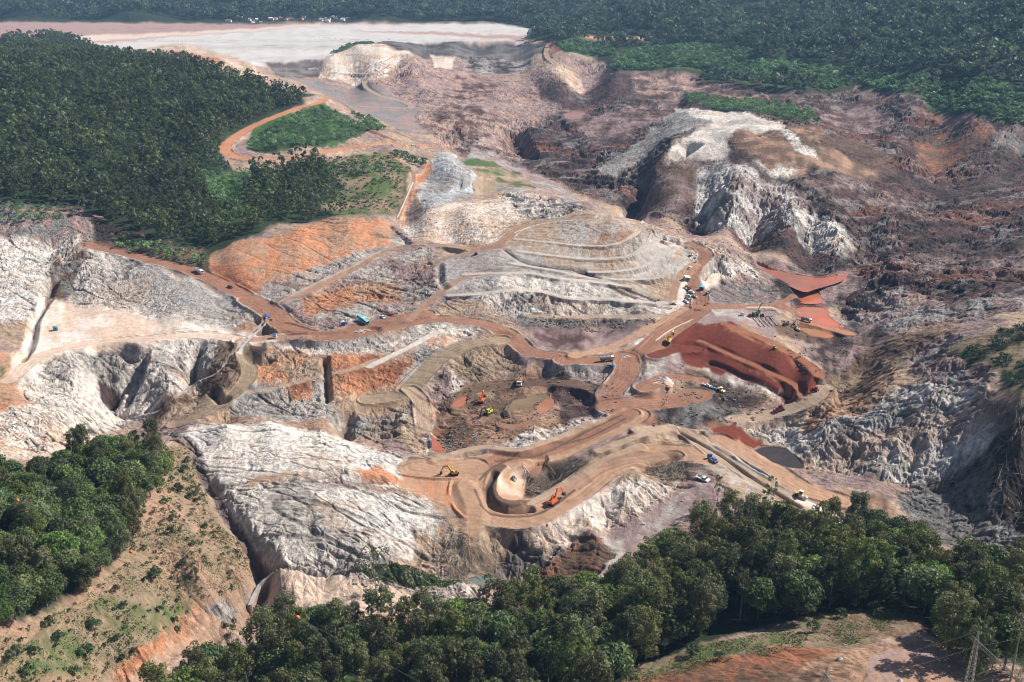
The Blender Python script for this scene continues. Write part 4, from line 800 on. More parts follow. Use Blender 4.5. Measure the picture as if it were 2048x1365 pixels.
def proto(kind):
    if kind in PROTO: return PROTO[kind]
    L = []; rs = np.random.RandomState({'euc': 1, 'brd': 2, 'shr': 3, 'lone': 4, 'pale': 5, 'spar': 6}[kind])
    for k in range({'euc': 6, 'brd': 6, 'shr': 4, 'lone': 1, 'pale': 1, 'spar': 3}[kind]):
        if kind == 'euc':
            h = 19+rs.rand()*4; cl = euc_clumps(rs, h, 4.6+rs.rand()*1.4, 40, .22); v = crown_verts(rs, cl, 95, .40, .5, .3); tm = trunk_mesh(rs, h, .9, cl, .26, M_bark); m = M_euc
        elif kind == 'brd':
            h = 11+rs.rand()*3; cl = brd_clumps(rs, h, 4.9+rs.rand()*1.2, 26); v = crown_verts(rs, cl, 120, .42, .6, 0); tm = trunk_mesh(rs, h, .75, cl, .28, M_bark2); m = M_brd
        elif kind == 'shr':
            h = 3.0; cl = brd_clumps(rs, h, 1.5, 8); cl[:, 2] -= .5; v = crown_verts(rs, cl, 45, .22, .6, 0); tm = trunk_mesh(rs, h, .6, cl, .09, M_bark2, 4); m = M_shr
        elif kind == 'lone':
            h = 22; cl = np.array([(-4.6, 0, 18.5, 2.7, 1.5), (-2, 2, 20.2, 3, 1.5), (1.5, -1, 20.8, 3.0, 1.4), (4.4, 1, 20, 2.6, 1.3), (5.6, -1, 18.8, 2.2, 1.2), (-5.2, -1, 16.8, 1.9, 1.1), (0, 0, 18, 2.2, 1.4), (-2.2, 0, 14.5, 1.9, 1.7), (1.6, 1, 13.2, 1.9, 1.6), (-1, -1, 11, 2.0, 1.8), (2.6, 0, 9.6, 1.6, 1.4), (0, 0, 8, 2.2, 1.8), (-2, 1, 6, 1.8, 1.5)], float)
            v = crown_verts(rs, cl, 80, .36, .45, .2); tm = trunk_mesh(rs, h, .9, cl, .24, M_bark, 13); m = M_euc
        elif kind == 'spar':
            h = 20+rs.rand()*4; cl = euc_clumps(rs, h, 3.4, 13, .5); cl[:, 3:] *= .8; v = crown_verts(rs, cl, 62, .38, .42, .3); tm = trunk_mesh(rs, h, .92, cl, .22, M_bark, 10); m = M_euc
        else:
            h = 9; cl = brd_clumps(rs, h, 4.6, 12); cl[:, 3:] *= .8; v = crown_verts(rs, cl, 70, .5, .6, 0); tm = trunk_mesh(rs, h, .8, cl, .2, M_bark, 8); m = M_pale
        L.append((mesh_quads("crown", v, m), tm, h))
    PROTO[kind] = L; return L
def plant(name, kind, k, x, y, z, s, rz, label, cat, group, sx=1.0):
    cr, tm, h = proto(kind)[k]
    o = bpy.data.objects.new(name, None); COL.objects.link(o); o.location = (x, y, z-.15); o.rotation_euler = (0, 0, rz); o.scale = (s*sx, s*sx, s); o.empty_display_size = 1
    obj("trunk", tm, o); obj("crown", cr, o)
    return tag(o, label, cat, group)
def inside(poly, X, Y):
    x, y, _ = W(poly); return polysdf(np.asarray(X/Y*FPX), np.asarray(Pof(Y)), x/y*FPX, Pof(y)) > 0
def scatter(poly, spacing, jit, seed, exclude=()):
    x, y, _ = W(poly); rs = np.random.RandomState(seed)
    gx_ = np.arange(x.min(), x.max(), spacing); gy_ = np.arange(max(y.min(), 195), y.max(), spacing)
    X, Y = np.meshgrid(gx_, gy_); X[::2] += spacing/2; X = X.ravel()+rs.normal(size=X.size)*spacing*jit; Y = Y.ravel()+rs.normal(size=Y.size)*spacing*jit
    ok = (Y > 195) & (np.abs(X/Y) < .6); X, Y = X[ok], Y[ok]; ok = inside(poly, X, Y)
    for e in exclude: ok &= ~inside(e, X, Y)
    return X[ok], Y[ok], rs
# ---------------------------------------------------------------- the two near woods, tree by tree
PR = "300,1450 400,1345 480,1300 560,1268 700,1262 900,1258 1050,1245 1130,1215 1190,1195 1280,1165 1360,1115 1460,1062 1560,1068 1640,1085 1730,1055 1800,1105 1860,1150 2048,1195 2200,1215 2250,1650 1960,1600 1905,1380 1885,1290 1845,1230 1760,1212 1600,1236 1400,1285 1300,1325 1240,1400 1150,1560 900,1600 500,1600"
PL = "-120,985 60,960 120,945 190,912 290,898 335,935 318,1000 280,1060 250,1120 180,1180 70,1240 -120,1300"
X, Y, rs = scatter(PR, 9.9, .22, 5); Z = ground(X, Y)
def zoned(px):
    return ("on the left side of the lower wood" if px < 800 else "in the middle of the lower wood" if px < 1300 else "on the right half of the lower wood")
def pxof(x, y, z):
    dz = z-HC; d = y*CA-dz*SA; return 1024+FPX*x/d, 682.5-FPX*(y*SA+dz*CA)/d
cnt = 0
for x, y, z in zip(X, Y, Z):
    a, b = pxof(x, y, z); a2, b2 = pxof(x, y, z+20)
    if a < -70 or a > 2120 or b2 > 1400: continue
    if (y < 254 and x > 85) or math.hypot(x-129, y-242) < 12: continue
    q = rs.rand(); s = .92+.45*rs.rand()
    if a < 1150: s *= .85
    if b < 1130 and a > 1300: s *= .9
    kind = 'euc' if q < .56 else 'brd' if q < .80 else 'spar'
    kk = rs.randint(len(proto(kind))); zn = zoned(a)
    if kind == 'brd': lab = "round dark green broadleaf tree growing "+zn
    elif kind == 'euc': lab = "tall full-crowned olive eucalyptus growing "+zn
    else: lab = "thin sparse eucalyptus with bare pale trunk growing "+zn
    plant("broadleaf_tree" if kind == 'brd' else "eucalyptus_tree", kind, kk, x, y, z, s*(1.25 if kind == 'brd' else 1), rs.rand()*6.28, lab, "tree", lab.replace(" growing", "s").replace("tree", "trees")+" ")
    cnt += 1
X, Y, rs = scatter(PL, 7.6, .24, 9); Z = ground(X, Y)
for x, y, z in zip(X, Y, Z):
    a, b = pxof(x, y, z)
    if a < -60 or b > 1400: continue
    q = rs.rand(); s = .7+.45*rs.rand()
    if q < .78: lab = "leafy bright green tree in the wood at the left edge above the grassy slope"; plant("broadleaf_tree", 'brd', rs.randint(6), x, y, z, s*1.05, rs.rand()*6.28, lab, "tree", "broadleaf trees of the left wood")
    else: lab = "slender eucalyptus standing above the left wood beside the grassy slope"; plant("eucalyptus_tree", 'euc', rs.randint(6), x, y, z, s*.85, rs.rand()*6.28, lab, "tree", "eucalyptus trees of the left wood")
    cnt += 1
print("near trees", cnt)
p = G(752, 1188); plant("eucalyptus_tree", 'lone', 0, *p, 1.02, .3, "lone tall umbrella-crowned tree standing before the pale gullied slope", "tree", None)
for px, py, s in ((1435, 1010, .8), (1540, 1020, .85), (1530, 1050, .8)):
    p = G(px, py); plant("eucalyptus_tree", 'spar', int(px) % 3, *p, s, px, {1435: "leftmost spindly eucalyptus at the wood edge by the blue truck", 1540: "spindly eucalyptus reaching over the striped haul ramp at the wood edge", 1530: "low spindly eucalyptus in front of the striped haul ramp"}[px], "tree", None)
p = G(1330, 1300); plant("silver_leaved_tree", 'pale', 0, *p, 1.0, 1, "small tree with silvery white leaves inside the lower wood", "tree", None)
for k, (px, py, s) in enumerate(((1625, 1262, 1.6), (1680, 1235, 1.5), (1385, 1310, 1.7), (1438, 1318, 1.2), (1745, 1222, 1.6))):
    p = G(px, py); o = plant("shrub", 'shr', k % 4, *p, s, k, ["rounded grey-green shrub at the lower wood edge above the straw bank", "grey-green shrub left of the wood gap above the straw bank", "grey-green shrub where the wood meets the lower grass strip", "small pale shrub alone on the lower grass strip", "rounded shrub at the wood edge nearest the pylon"][k], "shrub", None)
SH = "1038,505 "; SHP = [(342, 1068, 1.4), (385, 1092, .9), (362, 1132, 1.0), (312, 1158, 2.0), (390, 1150, 1.3), (232, 1185, 1.3), (248, 1215, 1.2), (187, 1255, 1.5), (172, 1312, 1.8), (117, 1282, 1.5), (235, 1280, 1.1), (320, 1225, 1.2), (245, 1320, .9), (65, 1312, 1.5), (55, 1350, 1.5), (150, 1350, 1.3), (20, 1318, 1.2), (350, 1248, 1.4), (355, 1265, 1.3), (410, 1058, 1.0), (358, 985, 1.7), (385, 998, 1.5), (370, 945, 1.6), (375, 925, 1.4), (290, 1100, 1.0), (290, 1163, .9), (345, 1040, 1.1), (100, 1250, 1.3), (35, 1300, 1.0), (268, 1305, .9), (395, 985, 1.0), (330, 1008, 1.2), (395, 1005, 1.1)]
for k, (px, py, s) in enumerate(SHP):
    p = G(px, py); nm = ["upper", "middle", "lower"][0 if py < 1080 else 1 if py < 1230 else 2]
    lab = {3: "largest dark round bush in the middle of the bare grassy slope", 8: "big dark bush low on the left grassy slope"}.get(k, "dark round bush dotted on the %s part of the left grassy slope" % nm)
    plant("bush", 'shr', k % 4, *p, s*.95, k*1.7, lab, "bush", None if k in (3, 8) else "bushes on the %s grassy slope" % nm, 1.0+.15*math.sin(k))
# ---------------------------------------------------------------- distant woods: each one mass
def wood(name, polys, spacing, per, hgt, wid, size, m, seed, label, excl=(), lo=.35, trunks=0, round_=.9, dens=1, soil=True):
    rs = np.random.RandomState(seed); protos = []; T = []
    for k in range(8):
        if round_ > 1.5: cl = euc_clumps(rs, hgt, wid, 9, lo)
        else: cl = brd_clumps(rs, hgt, wid, 9)
        protos.append(crown_verts(rs, cl, per/9, size, .65, 0))
    V = []
    for pl in polys:
        X, Y, r2 = scatter(pl, spacing, .28, seed+3, excl)
        Z = ground(X, Y); keep = r2.rand(len(X)) < dens
        if soil: keep &= bil(COLR[..., 0], X, Y) < bil(COLR[..., 1], X, Y)*1.04
        X, Y, Z = X[keep], Y[keep], Z[keep]
        a, b = pxof(X, Y, Z); keep = (a > -60) & (a < 2110) & (b < 1500); X, Y, Z = X[keep], Y[keep], Z[keep]
        for k in range(8):
            s_ = slice(k, None, 8); n = len(X[s_])
            if not n: continue
            P = protos[k]; ang = r2.rand(n)*6.28; sc = (.55+.95*r2.rand(n)**1.7)*(1+.25*noise(X[s_], Y[s_], 90, 5))
            c, s = np.cos(ang)*sc, np.sin(ang)*sc
            v = np.empty((n, len(P), 3), f32)
            v[..., 0] = P[None, :, 0]*c[:, None]-P[None, :, 1]*s[:, None]+X[s_][:, None]
            v[..., 1] = P[None, :, 0]*s[:, None]+P[None, :, 1]*c[:, None]+Y[s_][:, None]
            v[..., 2] = P[None, :, 2]*sc[:, None]+Z[s_][:, None]-.3
            V.append(v.reshape(-1, 3)); T.append(np.repeat(np.clip(r2.rand(n)*.75+.15+.3*noise(X[s_], Y[s_], 130, 9), 0, 1)**2, len(P)))
    V = np.vstack(V); print(name, len(V)//4)
    return tag(obj(name, mesh_quads(name, V, m, np.concatenate(T))), label, None, None, "stuff")
HILL = "-200,100 0,104 120,100 250,122 340,130 520,172 560,183 628,198 600,208 515,240 450,275 432,300 460,340 540,338 620,332 790,312 812,345 808,400 785,425 700,432 620,445 560,455 500,480 440,500 400,512 330,505 260,495 205,480 185,455 130,415 60,408 -200,405"
SCRUB = "500,288 540,258 605,228 650,218 700,243 740,262 700,280 620,295 545,302 500,300"
CLEAR = "400,345 540,340 470,400 500,440 430,430"
CLEAR2 = "640,315 790,312 812,345 808,400 785,425 700,432 680,400"
CLEAR3 = "-100,250 15,245 30,285 -100,300"
wood("hill_forest", [HILL, "-150,70 20,70 60,68 100,68 150,84 200,112 100,118 -150,110"], 10.6, 190, 17, 6.0, .95, M_wood, 21, "dense dark green eucalyptus forest covering the hill on the left", (SCRUB, CLEAR, CLEAR2, CLEAR3), .3, round_=2)
wood("scrub", [SCRUB], 5.4, 60, 5.0, 2.6, .6, M_plan, 22, "bright green scrub inside the orange road loop")
wood("undergrowth", [CLEAR, "-60,412 140,420 160,432 60,445 -60,440", "215,470 420,510 410,540 330,520 240,500", "540,342 700,322 830,345 700,355 500,352"], 4.6, 30, 3.6, 2.2, .65, M_plan, 23, "low bright green undergrowth on the slope below the orange road loop", dens=.85, soil=False)
wood("slope_bushes", [CLEAR2], 4.2, 36, 2.6, 1.6, .45, M_scr, 29, "scattered bushes on the grassy slope under the orange road loop", dens=.42, soil=False)
wood("gully_scrub", ["1365,190 1400,188 1480,202 1560,205 1600,222 1590,232 1500,228 1440,222 1380,205", "1545,225 1620,222 1640,240 1600,250 1560,240", "700,225 750,240 770,262 740,265", "780,300 860,320 850,335 800,318", "1050,80 1080,62 1060,78", "660,108 700,90 750,88 700,98"], 5.0, 30, 4.0, 2.4, .8, M_plan, 24, "strip of green scrub along the edge of the dark gullied valley", soil=False)
LAKEP = "-300,41 500,47 700,43 1000,45 1132,48 1066,62 1055,84 900,88 640,124 540,127 400,122 -300,114"
FAR1 = "1060,82 1085,52 1300,30 2300,-20 2300,262 2048,262 1985,240 1930,232 1860,206 1790,186 1712,168 1690,186 1600,188 1500,180 1400,165 1420,150 1520,118 1500,97 1290,92 1210,108 1180,110 1110,90"
PLANT = ("1218,138 1290,98 1400,93 1500,98 1508,118 1458,130 1390,137 1300,141 1232,141", "1550,122 1700,133 1703,144 1640,147 1552,131", "1400,152 1500,124 1690,152 1700,168 1600,176 1480,163 1420,160", "1700,142 1760,152 2048,182 2250,192 2250,258 2048,256 1990,236 1930,230 1860,206 1800,184 1720,168", "1110,90 1175,84 1220,96 1238,109 1180,111 1130,104")
wood("far_forest", [FAR1, "1000,43 1090,50 1300,30 2300,-45 -300,-45 -300,40 200,39 350,37 500,44 700,39"], 16, 60, 18, 9.0, 2.3, M_far, 25, "bluish forest on the far hills beyond the pale lake bed and the mine", PLANT+("1080,50 1130,42 1135,50",), .1)
wood("plantation", list(PLANT), 6.5, 22, 5.5, 3.2, 1.3, M_plan, 26, "bright green young plantation on the terraces below the far forest")
wood("right_scrub", ["1920,700 1960,680 2048,655 2240,640 2240,830 2048,820 2015,780 1980,735 1930,715"], 3.6, 34, 3.2, 2.3, .55, M_scr, 27, "dark green scrub on the steep spur at the right edge")
wood("weeds", ["250,915 380,895 405,980 440,1050 500,1120 470,1180 420,1195 385,1205 325,1262 265,1310 190,1365 60,1480 -100,1480 -100,1300 70,1245 180,1185 250,1125 290,1050 320,1000"], 2.7, 30, 1.1, .95, .26, M_scr, 28, "low weeds and seedlings sprinkled over the near left slope", dens=.55, soil=False)
# grass and weeds on the near slopes
def tufts(name, polys, n, size, m, seed, label, tall=1.6):
    rs = np.random.RandomState(seed); V = []
    for pl in polys:
        x, y, _ = W(pl); X = rs.uniform(x.min(), x.max(), n); Y = rs.uniform(max(y.min(), 200), y.max(), n)
        ok = inside(pl, X, Y); X, Y = X[ok], Y[ok]; ok = noise(X, Y, 11, 3)+.4*noise(X, Y, 30, 8)+rs.normal(size=len(X))*.25 > .02; X, Y = X[ok], Y[ok]
        Z = ground(X, Y); c = np.stack([X, Y, Z+size*.3], 1); nn = rs.normal(size=c.shape); nn[:, 2] = np.abs(nn[:, 2])*.9+.2
        V.append(cards(rs, c, nn, size, .6))
    V = np.vstack(V); tag(obj(name, mesh_quads(name, V, m, np.repeat(rs.rand(len(V)//4), 4))), label, None, None, "stuff")
tufts("grass", ["250,905 380,890 405,980 440,1050 520,1125 480,1180 420,1195 390,1200 330,1262 270,1310 200,1365 60,1480 -100,1480 -100,1300 70,1245 180,1185 250,1125 290,1050 320,1000"], 90000, .34, M_grs, 31, "patchy grass and weeds on the near left slope")
tufts("grass_verge", ["1240,1365 1400,1290 1560,1262 1620,1240 1760,1215 1850,1240 1700,1290 1550,1305 1400,1335 1300,1370", "700,1140 760,1120 900,1140 960,1160 900,1170 800,1165"], 26000, .34, M_grs, 32, "rough green grass verge between the wood and the red dirt track")
# ---------------------------------------------------------------- mesh kit for machines and buildings (+X is forward, origin at the base)
class MB:
    def __init__(s): s.v = []; s.f = []
    def add(s, v, f): n = len(s.v); s.v += [tuple(p) for p in v]; s.f += [tuple(i+n for i in q) for q in f]; return s
    def box(s, x, y, z, lx, ly, lz, rx=0, ry=0, rz=0, tx=1, ty=1):
        """box on its centre, top scaled by tx, ty, turned about its centre"""
        from mathutils import Euler
        e = Euler((rx, ry, rz)); v = []
        for k in (-1, 1):
            ax, ay = (1, 1) if k < 0 else (tx, ty)
            for a, b in ((-1, -1), (1, -1), (1, 1), (-1, 1)):
                p = Vector((a*lx/2*ax, b*ly/2*ay, k*lz/2)); p.rotate(e); v.append((p.x+x, p.y+y, p.z+z))
        return s.add(v, [(3, 2, 1, 0), (4, 5, 6, 7), (0, 1, 5, 4), (1, 2, 6, 5), (2, 3, 7, 6), (3, 0, 4, 7)])
    def prism(s, prof, y0, y1, in_=0):
        n = len(prof); v = [(x, y0+(in_ if z > prof[0][1]+.9 else 0), z) for x, z in prof]+[(x, y1-(in_ if z > prof[0][1]+.9 else 0), z) for x, z in prof]
        return s.add(v, [tuple(range(n)), tuple(range(2*n-1, n-1, -1))]+[(k, k+n, (k+1) % n+n, (k+1) % n) for k in range(n)])
    def cyl(s, p, q, r, n=12, r2=None):
        p, q = Vector(p), Vector(q); d = (q-p).normalized(); a = d.orthogonal().normalized(); b = d.cross(a); r2 = r if r2 is None else r2; v = []
        for c, rr in ((p, r), (q, r2)):
            for k in range(n): t = 2*math.pi*k/n; v.append(c+(a*math.cos(t)+b*math.sin(t))*rr)
        return s.add(v, [tuple(range(n-1, -1, -1)), tuple(range(n, 2*n))]+[(k, (k+1) % n, (k+1) % n+n, k+n) for k in range(n)])
    def build(s, name, m, parent=None):
        me = bpy.data.meshes.new(name); me.from_pydata(s.v, [], s.f); me.materials.append(m); return obj(name, me, parent)
PM = {}
def paint(n, c, r=.45, mt=0):
    if n not in PM: PM[n] = mat(n, c, r, mt, .12, .6)
    return PM[n]
WHITE = paint("white_paint", (.78, .78, .76)); BLUE = paint("blue_paint", (.05, .12, .38)); SKYB = paint("sky_blue_paint", (.16, .50, .62)); ORNG = paint("orange_paint", (.72, .14, .03))
YEL = paint("yellow_paint", (.70, .42, .04)); GREY = paint("grey_paint", (.30, .31, .32)); DK = paint("dark_steel", (.03, .03, .032), .6); TYRE = paint("rubber", (.018, .018, .018), .9)
GLS = paint("dark_glass", (.02, .025, .03), .1); REDP = paint("red_paint", (.42, .05, .03)); TAN = paint("tan_paint", (.55, .42, .22)); SILV = paint("silver_paint", (.45, .46, .48), .35, .3)
GRN = paint("green_paint", (.05, .11, .08)); LIME = paint("lime_paint", (.62, .62, .05)); STEEL = paint("galvanised_steel", (.42, .37, .31), .6); BRNP = paint("rusty_paint", (.22, .09, .05), .8)
def root(name, px, py, heading, label, cat, group=None, dz=0, s=1, scr=True):
    """thing whose forward axis points from its pixel towards the pixel `heading` on the ground"""
    p = G(px, py); q = G(*heading) if isinstance(heading, tuple) else None
    o = bpy.data.objects.new(name, None); COL.objects.link(o); o.location = p+Vector((0, 0, dz))
    rz = math.atan2(q.y-p.y, q.x-p.x) if q is not None else R(heading)
    # rest the base on the slope it stands on
    d = 2.2; c, s_ = math.cos(rz), math.sin(rz)
    fx = float(ground(p.x+c*d, p.y+s_*d)-ground(p.x-c*d, p.y-s_*d))/(2*d); fy = float(ground(p.x-s_*d, p.y+c*d)-ground(p.x+s_*d, p.y-c*d))/(2*d)
    fx = max(-.3, min(.3, fx)); fy = max(-.3, min(.3, fy))
    o.rotation_euler = (math.atan(fy), -math.atan(fx), rz); o.scale = (s, s, s); o.empty_display_size = 1
    return tag(o, label, cat, group)
def wheels(t, xs, y, r, w_=.28):
    for x in xs:
        for s in (-1, 1):
            a = MB().cyl((x, s*(y-w_/2), r), (x, s*(y+w_/2), r), r, 14).build("wheel", TYRE, t)
            MB().cyl((x, s*(y+w_/2-.02), r), (x, s*(y+w_/2+.03), r), r*.5, 10).build("rim", SILV, a)
def car(px, py, hd, col, label, group=None, s=1.0, kind="car"):
    t = root("parked_car", px, py, hd, label, "car", group, 0, s)
    MB().prism([(-2.15, .35), (2.15, .35), (2.2, .75), (1.25, .98), (-2.15, 1.0), (-2.2, .7)], -.86, .86).build("body", col, t)
    c = MB().box(-.35, 0, 1.22, 2.5, 1.5, .5, tx=.72, ty=.86).build("cabin_glass", GLS, t)
    MB().box(-.35, 0, 1.485, 1.75, 1.27, .06).build("roof", col, t)
    wheels(t, (-1.35, 1.35), .8, .34, .2); return t
def pickup(px, py, hd, col, label, group=None, s=1.0):
    t = root("pickup_truck", px, py, hd, label, "pickup", group, 0, s)
    b = MB().prism([(.1, .45), (2.6, .45), (2.65, .85), (1.75, 1.1), (.1, 1.15)], -.9, .9).build("body", col, t)
    MB().box(.75, 0, 1.38, 1.7, 1.55, .52, tx=.72, ty=.86).build("cabin_glass", GLS, t); MB().box(.75, 0, 1.66, 1.2, 1.32, .06).build("roof", col, t)
    m = MB().box(-1.25, 0, .6, 2.6, 1.75, .12)
    for y in (-.86, .86): m.box(-1.25, y, .87, 2.6, .07, .5)
    m.box(-2.55, 0, .87, .07, 1.7, .5); m.build("cargo_bed", col, t)
    wheels(t, (-1.6, 1.7), .82, .38, .24); return t
def truck(px, py, hd, cabc, bedc, label, s=1, kind="tipper"):
    t = root("%s_truck" % ("dump" if kind == "tipper" else "tank" if kind == "tank" else "flatbed"), px, py, hd, label, "truck", None, 0, s)
    MB().box(-.3, 0, .95, 8.2, .9, .35).build("chassis", DK, t)
    c = MB().prism([(2.5, .8), (4.3, .8), (4.4, 1.5), (4.15, 2.75), (3.9, 2.95), (2.5, 2.95)], -1.2, 1.2).build("cab", cabc, t)
    MB().box(4.36, 0, 2.15, .12, 2.1, .75, ry=-.2).build("windscreen", GLS, c)
    for y in (-1.22, 1.22): MB().box(3.45, y, 2.2, 1.1, .05, .6).build("side_window", GLS, c)
    if kind == "tipper":
        m = MB().box(-1.3, 0, 1.35, 6.3, 2.3, .15)
        for y in (-1, 1): m.box(-1.3, y*1.28, 2.1, 6.4, .12, 1.5, rx=-y*.09)
        m.box(1.85, 0, 2.2, .14, 2.6, 1.7); m.box(-4.4, 0, 2.0, .12, 2.5, 1.2); m.box(2.4, 0, 3.0, 1.1, 2.2, .08); b = m.build("tipper_body", bedc, t)
        MB().box(-1.3, 0, 2.3, 6.1, 2.4, .7, tx=.7, ty=.5).build("load", gm2, b)
    elif kind == "tank":
        MB().cyl((-4.4, 0, 2.15), (2.1, 0, 2.15), 1.2, 20).build("tank", bedc, t)
        for x in (-2.8, -.4): MB().cyl((x, 0, 3.3), (x, 0, 3.55), .35, 10).build("manhole", DK, t)
    else:
        MB().box(-1.2, 0, 1.3, 6.4, 2.4, .15).build("flatbed", bedc, t); MB().box(-1.2, 0, 1.8, 3.0, 1.8, .9).build("load", bedc, t)
    wheels(t, (-3.3, -2.0, 3.2), 1.05, .52, .35); return t
gm2 = mat("loose_earth", (.30, .19, .13), .95, 0, .35, 1.2)
def excavator(px, py, hd, col, label, s=1, boomc=None, reach=1.0, slew=0, lift=0):
    boomc = boomc or col; t = root("excavator", px, py, hd, label, "excavator", None, 0, s)
    for y in (-1.15, 1.15):
        k = MB().prism([(-2.0, 0), (2.0, 0), (2.45, .4), (2.35, .8), (1.9, .95), (-1.9, .95), (-2.35, .8), (-2.45, .4)], y-.3, y+.3).build("track", DK, t)
    MB().cyl((0, 0, .8), (0, 0, 1.15), .9, 16).build("turntable", DK, t)
    h = MB().prism([(-2.6, 1.15), (1.3, 1.15), (1.3, 1.7), (.9, 2.2), (-2.2, 2.3), (-2.75, 2.0)], -1.35, 1.35).build("engine_house", col, t)
    MB().box(-2.35, 0, 1.7, .8, 2.75, .95).build("counterweight", DK if col is YEL else col, h)
    MB().box(-1.4, .3, 2.36, 1.3, 1.3, .12).build("engine_cover", DK, h)
    c = MB().prism([(.1, 1.7), (1.65, 1.7), (1.75, 2.4), (1.45, 3.05), (.1, 3.05)], .45, 1.35).build("cab", col, t)
    MB().box(1.66, .9, 2.45, .08, .75, .9, ry=-.2).build("windscreen", GLS, c); MB().box(.8, 1.37, 2.45, 1.1, .05, .8).build("side_window", GLS, c)
    z = Vector; A = (1.1, -.1, 1.9); B = (3.3*reach, -.1, 4.9+lift); C = (5.9*reach, -.1, 4.5+lift); D = (7.3*reach, -.1, 1.7+lift*.6)
    m = MB()
    for p, q, w0, w1 in ((A, B, .30, .36), (B, C, .36, .24)):
        P_, Q_ = z(p), z(q); L = (Q_-P_).length; mid = (P_+Q_)/2; an = math.atan2(Q_.z-P_.z, Q_.x-P_.x); m.box(mid.x, mid.y, mid.z, L+.3, .5, .75, ry=-an)
    m.build("boom", boomc, t)
    P_, Q_ = z(C), z(D); L = (Q_-P_).length; mid = (P_+Q_)/2; an = math.atan2(Q_.z-P_.z, Q_.x-P_.x)
    MB().box(mid.x-.1, mid.y, mid.z, L+1.0, .42, .6, ry=-an).build("arm", boomc, t)
    r_ = MB().cyl((1.9, -.1, 1.9), ((A[0]+B[0])/2+.5, -.1, (A[2]+B[2])/2+.2), .12, 8).cyl((B[0], -.1, B[2]+.5), (C[0]+.1, -.1, C[2]+.6), .12, 8).build("hydraulic_ram", SILV, t)
    d = z(D); MB().prism([(d.x-1.0, d.z-.3), (d.x-.9, d.z-1.0), (d.x-.2, d.z-1.35), (d.x+.5, d.z-1.0), (d.x+.35, d.z-.1), (d.x-.1, d.z+.2)], -.75, .55).build("bucket", DK, t)
    return t
def dozer(px, py, hd, col, label, s=1):
    t = root("bulldozer", px, py, hd, label, "bulldozer", None, 0, s)
    for y in (-1.0, 1.0): MB().prism([(-1.7, 0), (1.6, 0), (2.0, .4), (1.8, .9), (-1.5, 1.1), (-2.1, .6)], y-.28, y+.28).build("track", DK, t)
    MB().prism([(-1.6, .8), (1.9, .8), (1.9, 1.6), (.2, 1.75), (-1.6, 1.7)], -.7, .7).build("body", col, t)
    c = MB().box(-.5, 0, 2.35, 1.4, 1.3, 1.1, tx=.9, ty=.9).build("cab", GLS, t); MB().box(-.5, 0, 2.95, 1.6, 1.5, .12).build("roof", col, c)
    MB().prism([(2.5, .1), (2.75, .05), (2.6, .7), (2.8, 1.3), (2.55, 1.3), (2.4, .7)], -1.7, 1.7).build("blade", col, t)
    for y in (-1.15, 1.15): MB().box(1.6, y, .7, 2.0, .15, .2).build("push_arm", col, t)
    return t
def roller(px, py, hd, col, label, s=1):
    t = root("road_roller", px, py, hd, label, "roller", None, 0, s)
    MB().cyl((1.7, -1, .75), (1.7, 1, .75), .75, 18).build("drum", SILV, t)
    MB().box(1.5, 0, 1.1, 2.3, 2.3, .25).build("drum_frame", col, t); MB().prism([(-2.3, .7), (.2, .7), (.2, 1.6), (-2.2, 1.6)], -.8, .8).build("body", col, t)
    c = MB().box(-.2, 0, 2.1, 1.2, 1.3, 1.2).build("cab", GLS, t); MB().box(-.2, 0, 2.75, 1.5, 1.6, .1).build("roof", WHITE, c)
    for y in (-.85, .85): MB().cyl((-1.3, y-.2, .7), (-1.3, y+.2, .7), .7, 16).build("wheel", TYRE, t)
    return t
def cabin(px, py, hd, wall, roofc, label, l=2.6, w_=2.2, h=2.5, group=None, cat="cabin", name="site_cabin"):
    t = root(name, px, py, hd, label, cat, group)
    a = MB().box(0, 0, h/2+.1, l, w_, h).build("wall", wall, t); MB().box(l/2+.02, 0, h*.45+.1, .06, .8, h*.8).build("door", DK, t)
    MB().box(0, -w_/2-.02, h*.6, l*.4, .05, h*.3).build("window", GLS, t)
    MB().prism([(-l/2-.15, h+.08), (l/2+.15, h+.08), (0, h+.45)], -w_/2-.15, w_/2+.15).build("roof", roofc, t); return t
def shelter(px, py, hd, roofc, label, l=4, w_=3, h=2.5):
    t = root("tarp_shelter", px, py, hd, label, "shelter")
    for x in (-1, 1):
        for y in (-1, 1): MB().cyl((x*l*.46, y*w_*.46, -.3), (x*l*.46, y*w_*.46, h), .06, 6).build("post", STEEL, t)
    MB().prism([(-l/2, h), (l/2, h), (l/2, h+.08), (0, h+.55), (-l/2, h+.08)], -w_/2, w_/2).build("canopy", roofc, t)
    MB().box(0, 0, .8, 1.8, .7, .08).build("table", WHITE, t); return t
def bumpy(name, px, py, r, h, m, label, cat, group=None, sx=1, seed=0, rz=0):
    rs = np.random.RandomState(seed+3); v = []; f = []; n = 22; k = 7
    for a in range(k+1):
        for b in range(n):
            t = b/n*6.283; q = 1-a/k; rr = r*q*(1+.22*math.sin(3*t+seed)+.12*rs.randn()*(q > .1)); v.append((math.cos(t)*rr*sx, math.sin(t)*rr, h*(1-q**1.6)*(1+.15*rs.randn()*(q < .9))-.25*(a == 0)))
    for a in range(k):
        for b in range(n): f.append((a*n+b, a*n+(b+1) % n, (a+1)*n+(b+1) % n, (a+1)*n+b))
    me = bpy.data.meshes.new(name); me.from_pydata(v, [], f); o = obj(name, me, None, m); p = G(px, py); o.location = p; o.rotation_euler.z = rz
    return tag(o, label, cat, group)
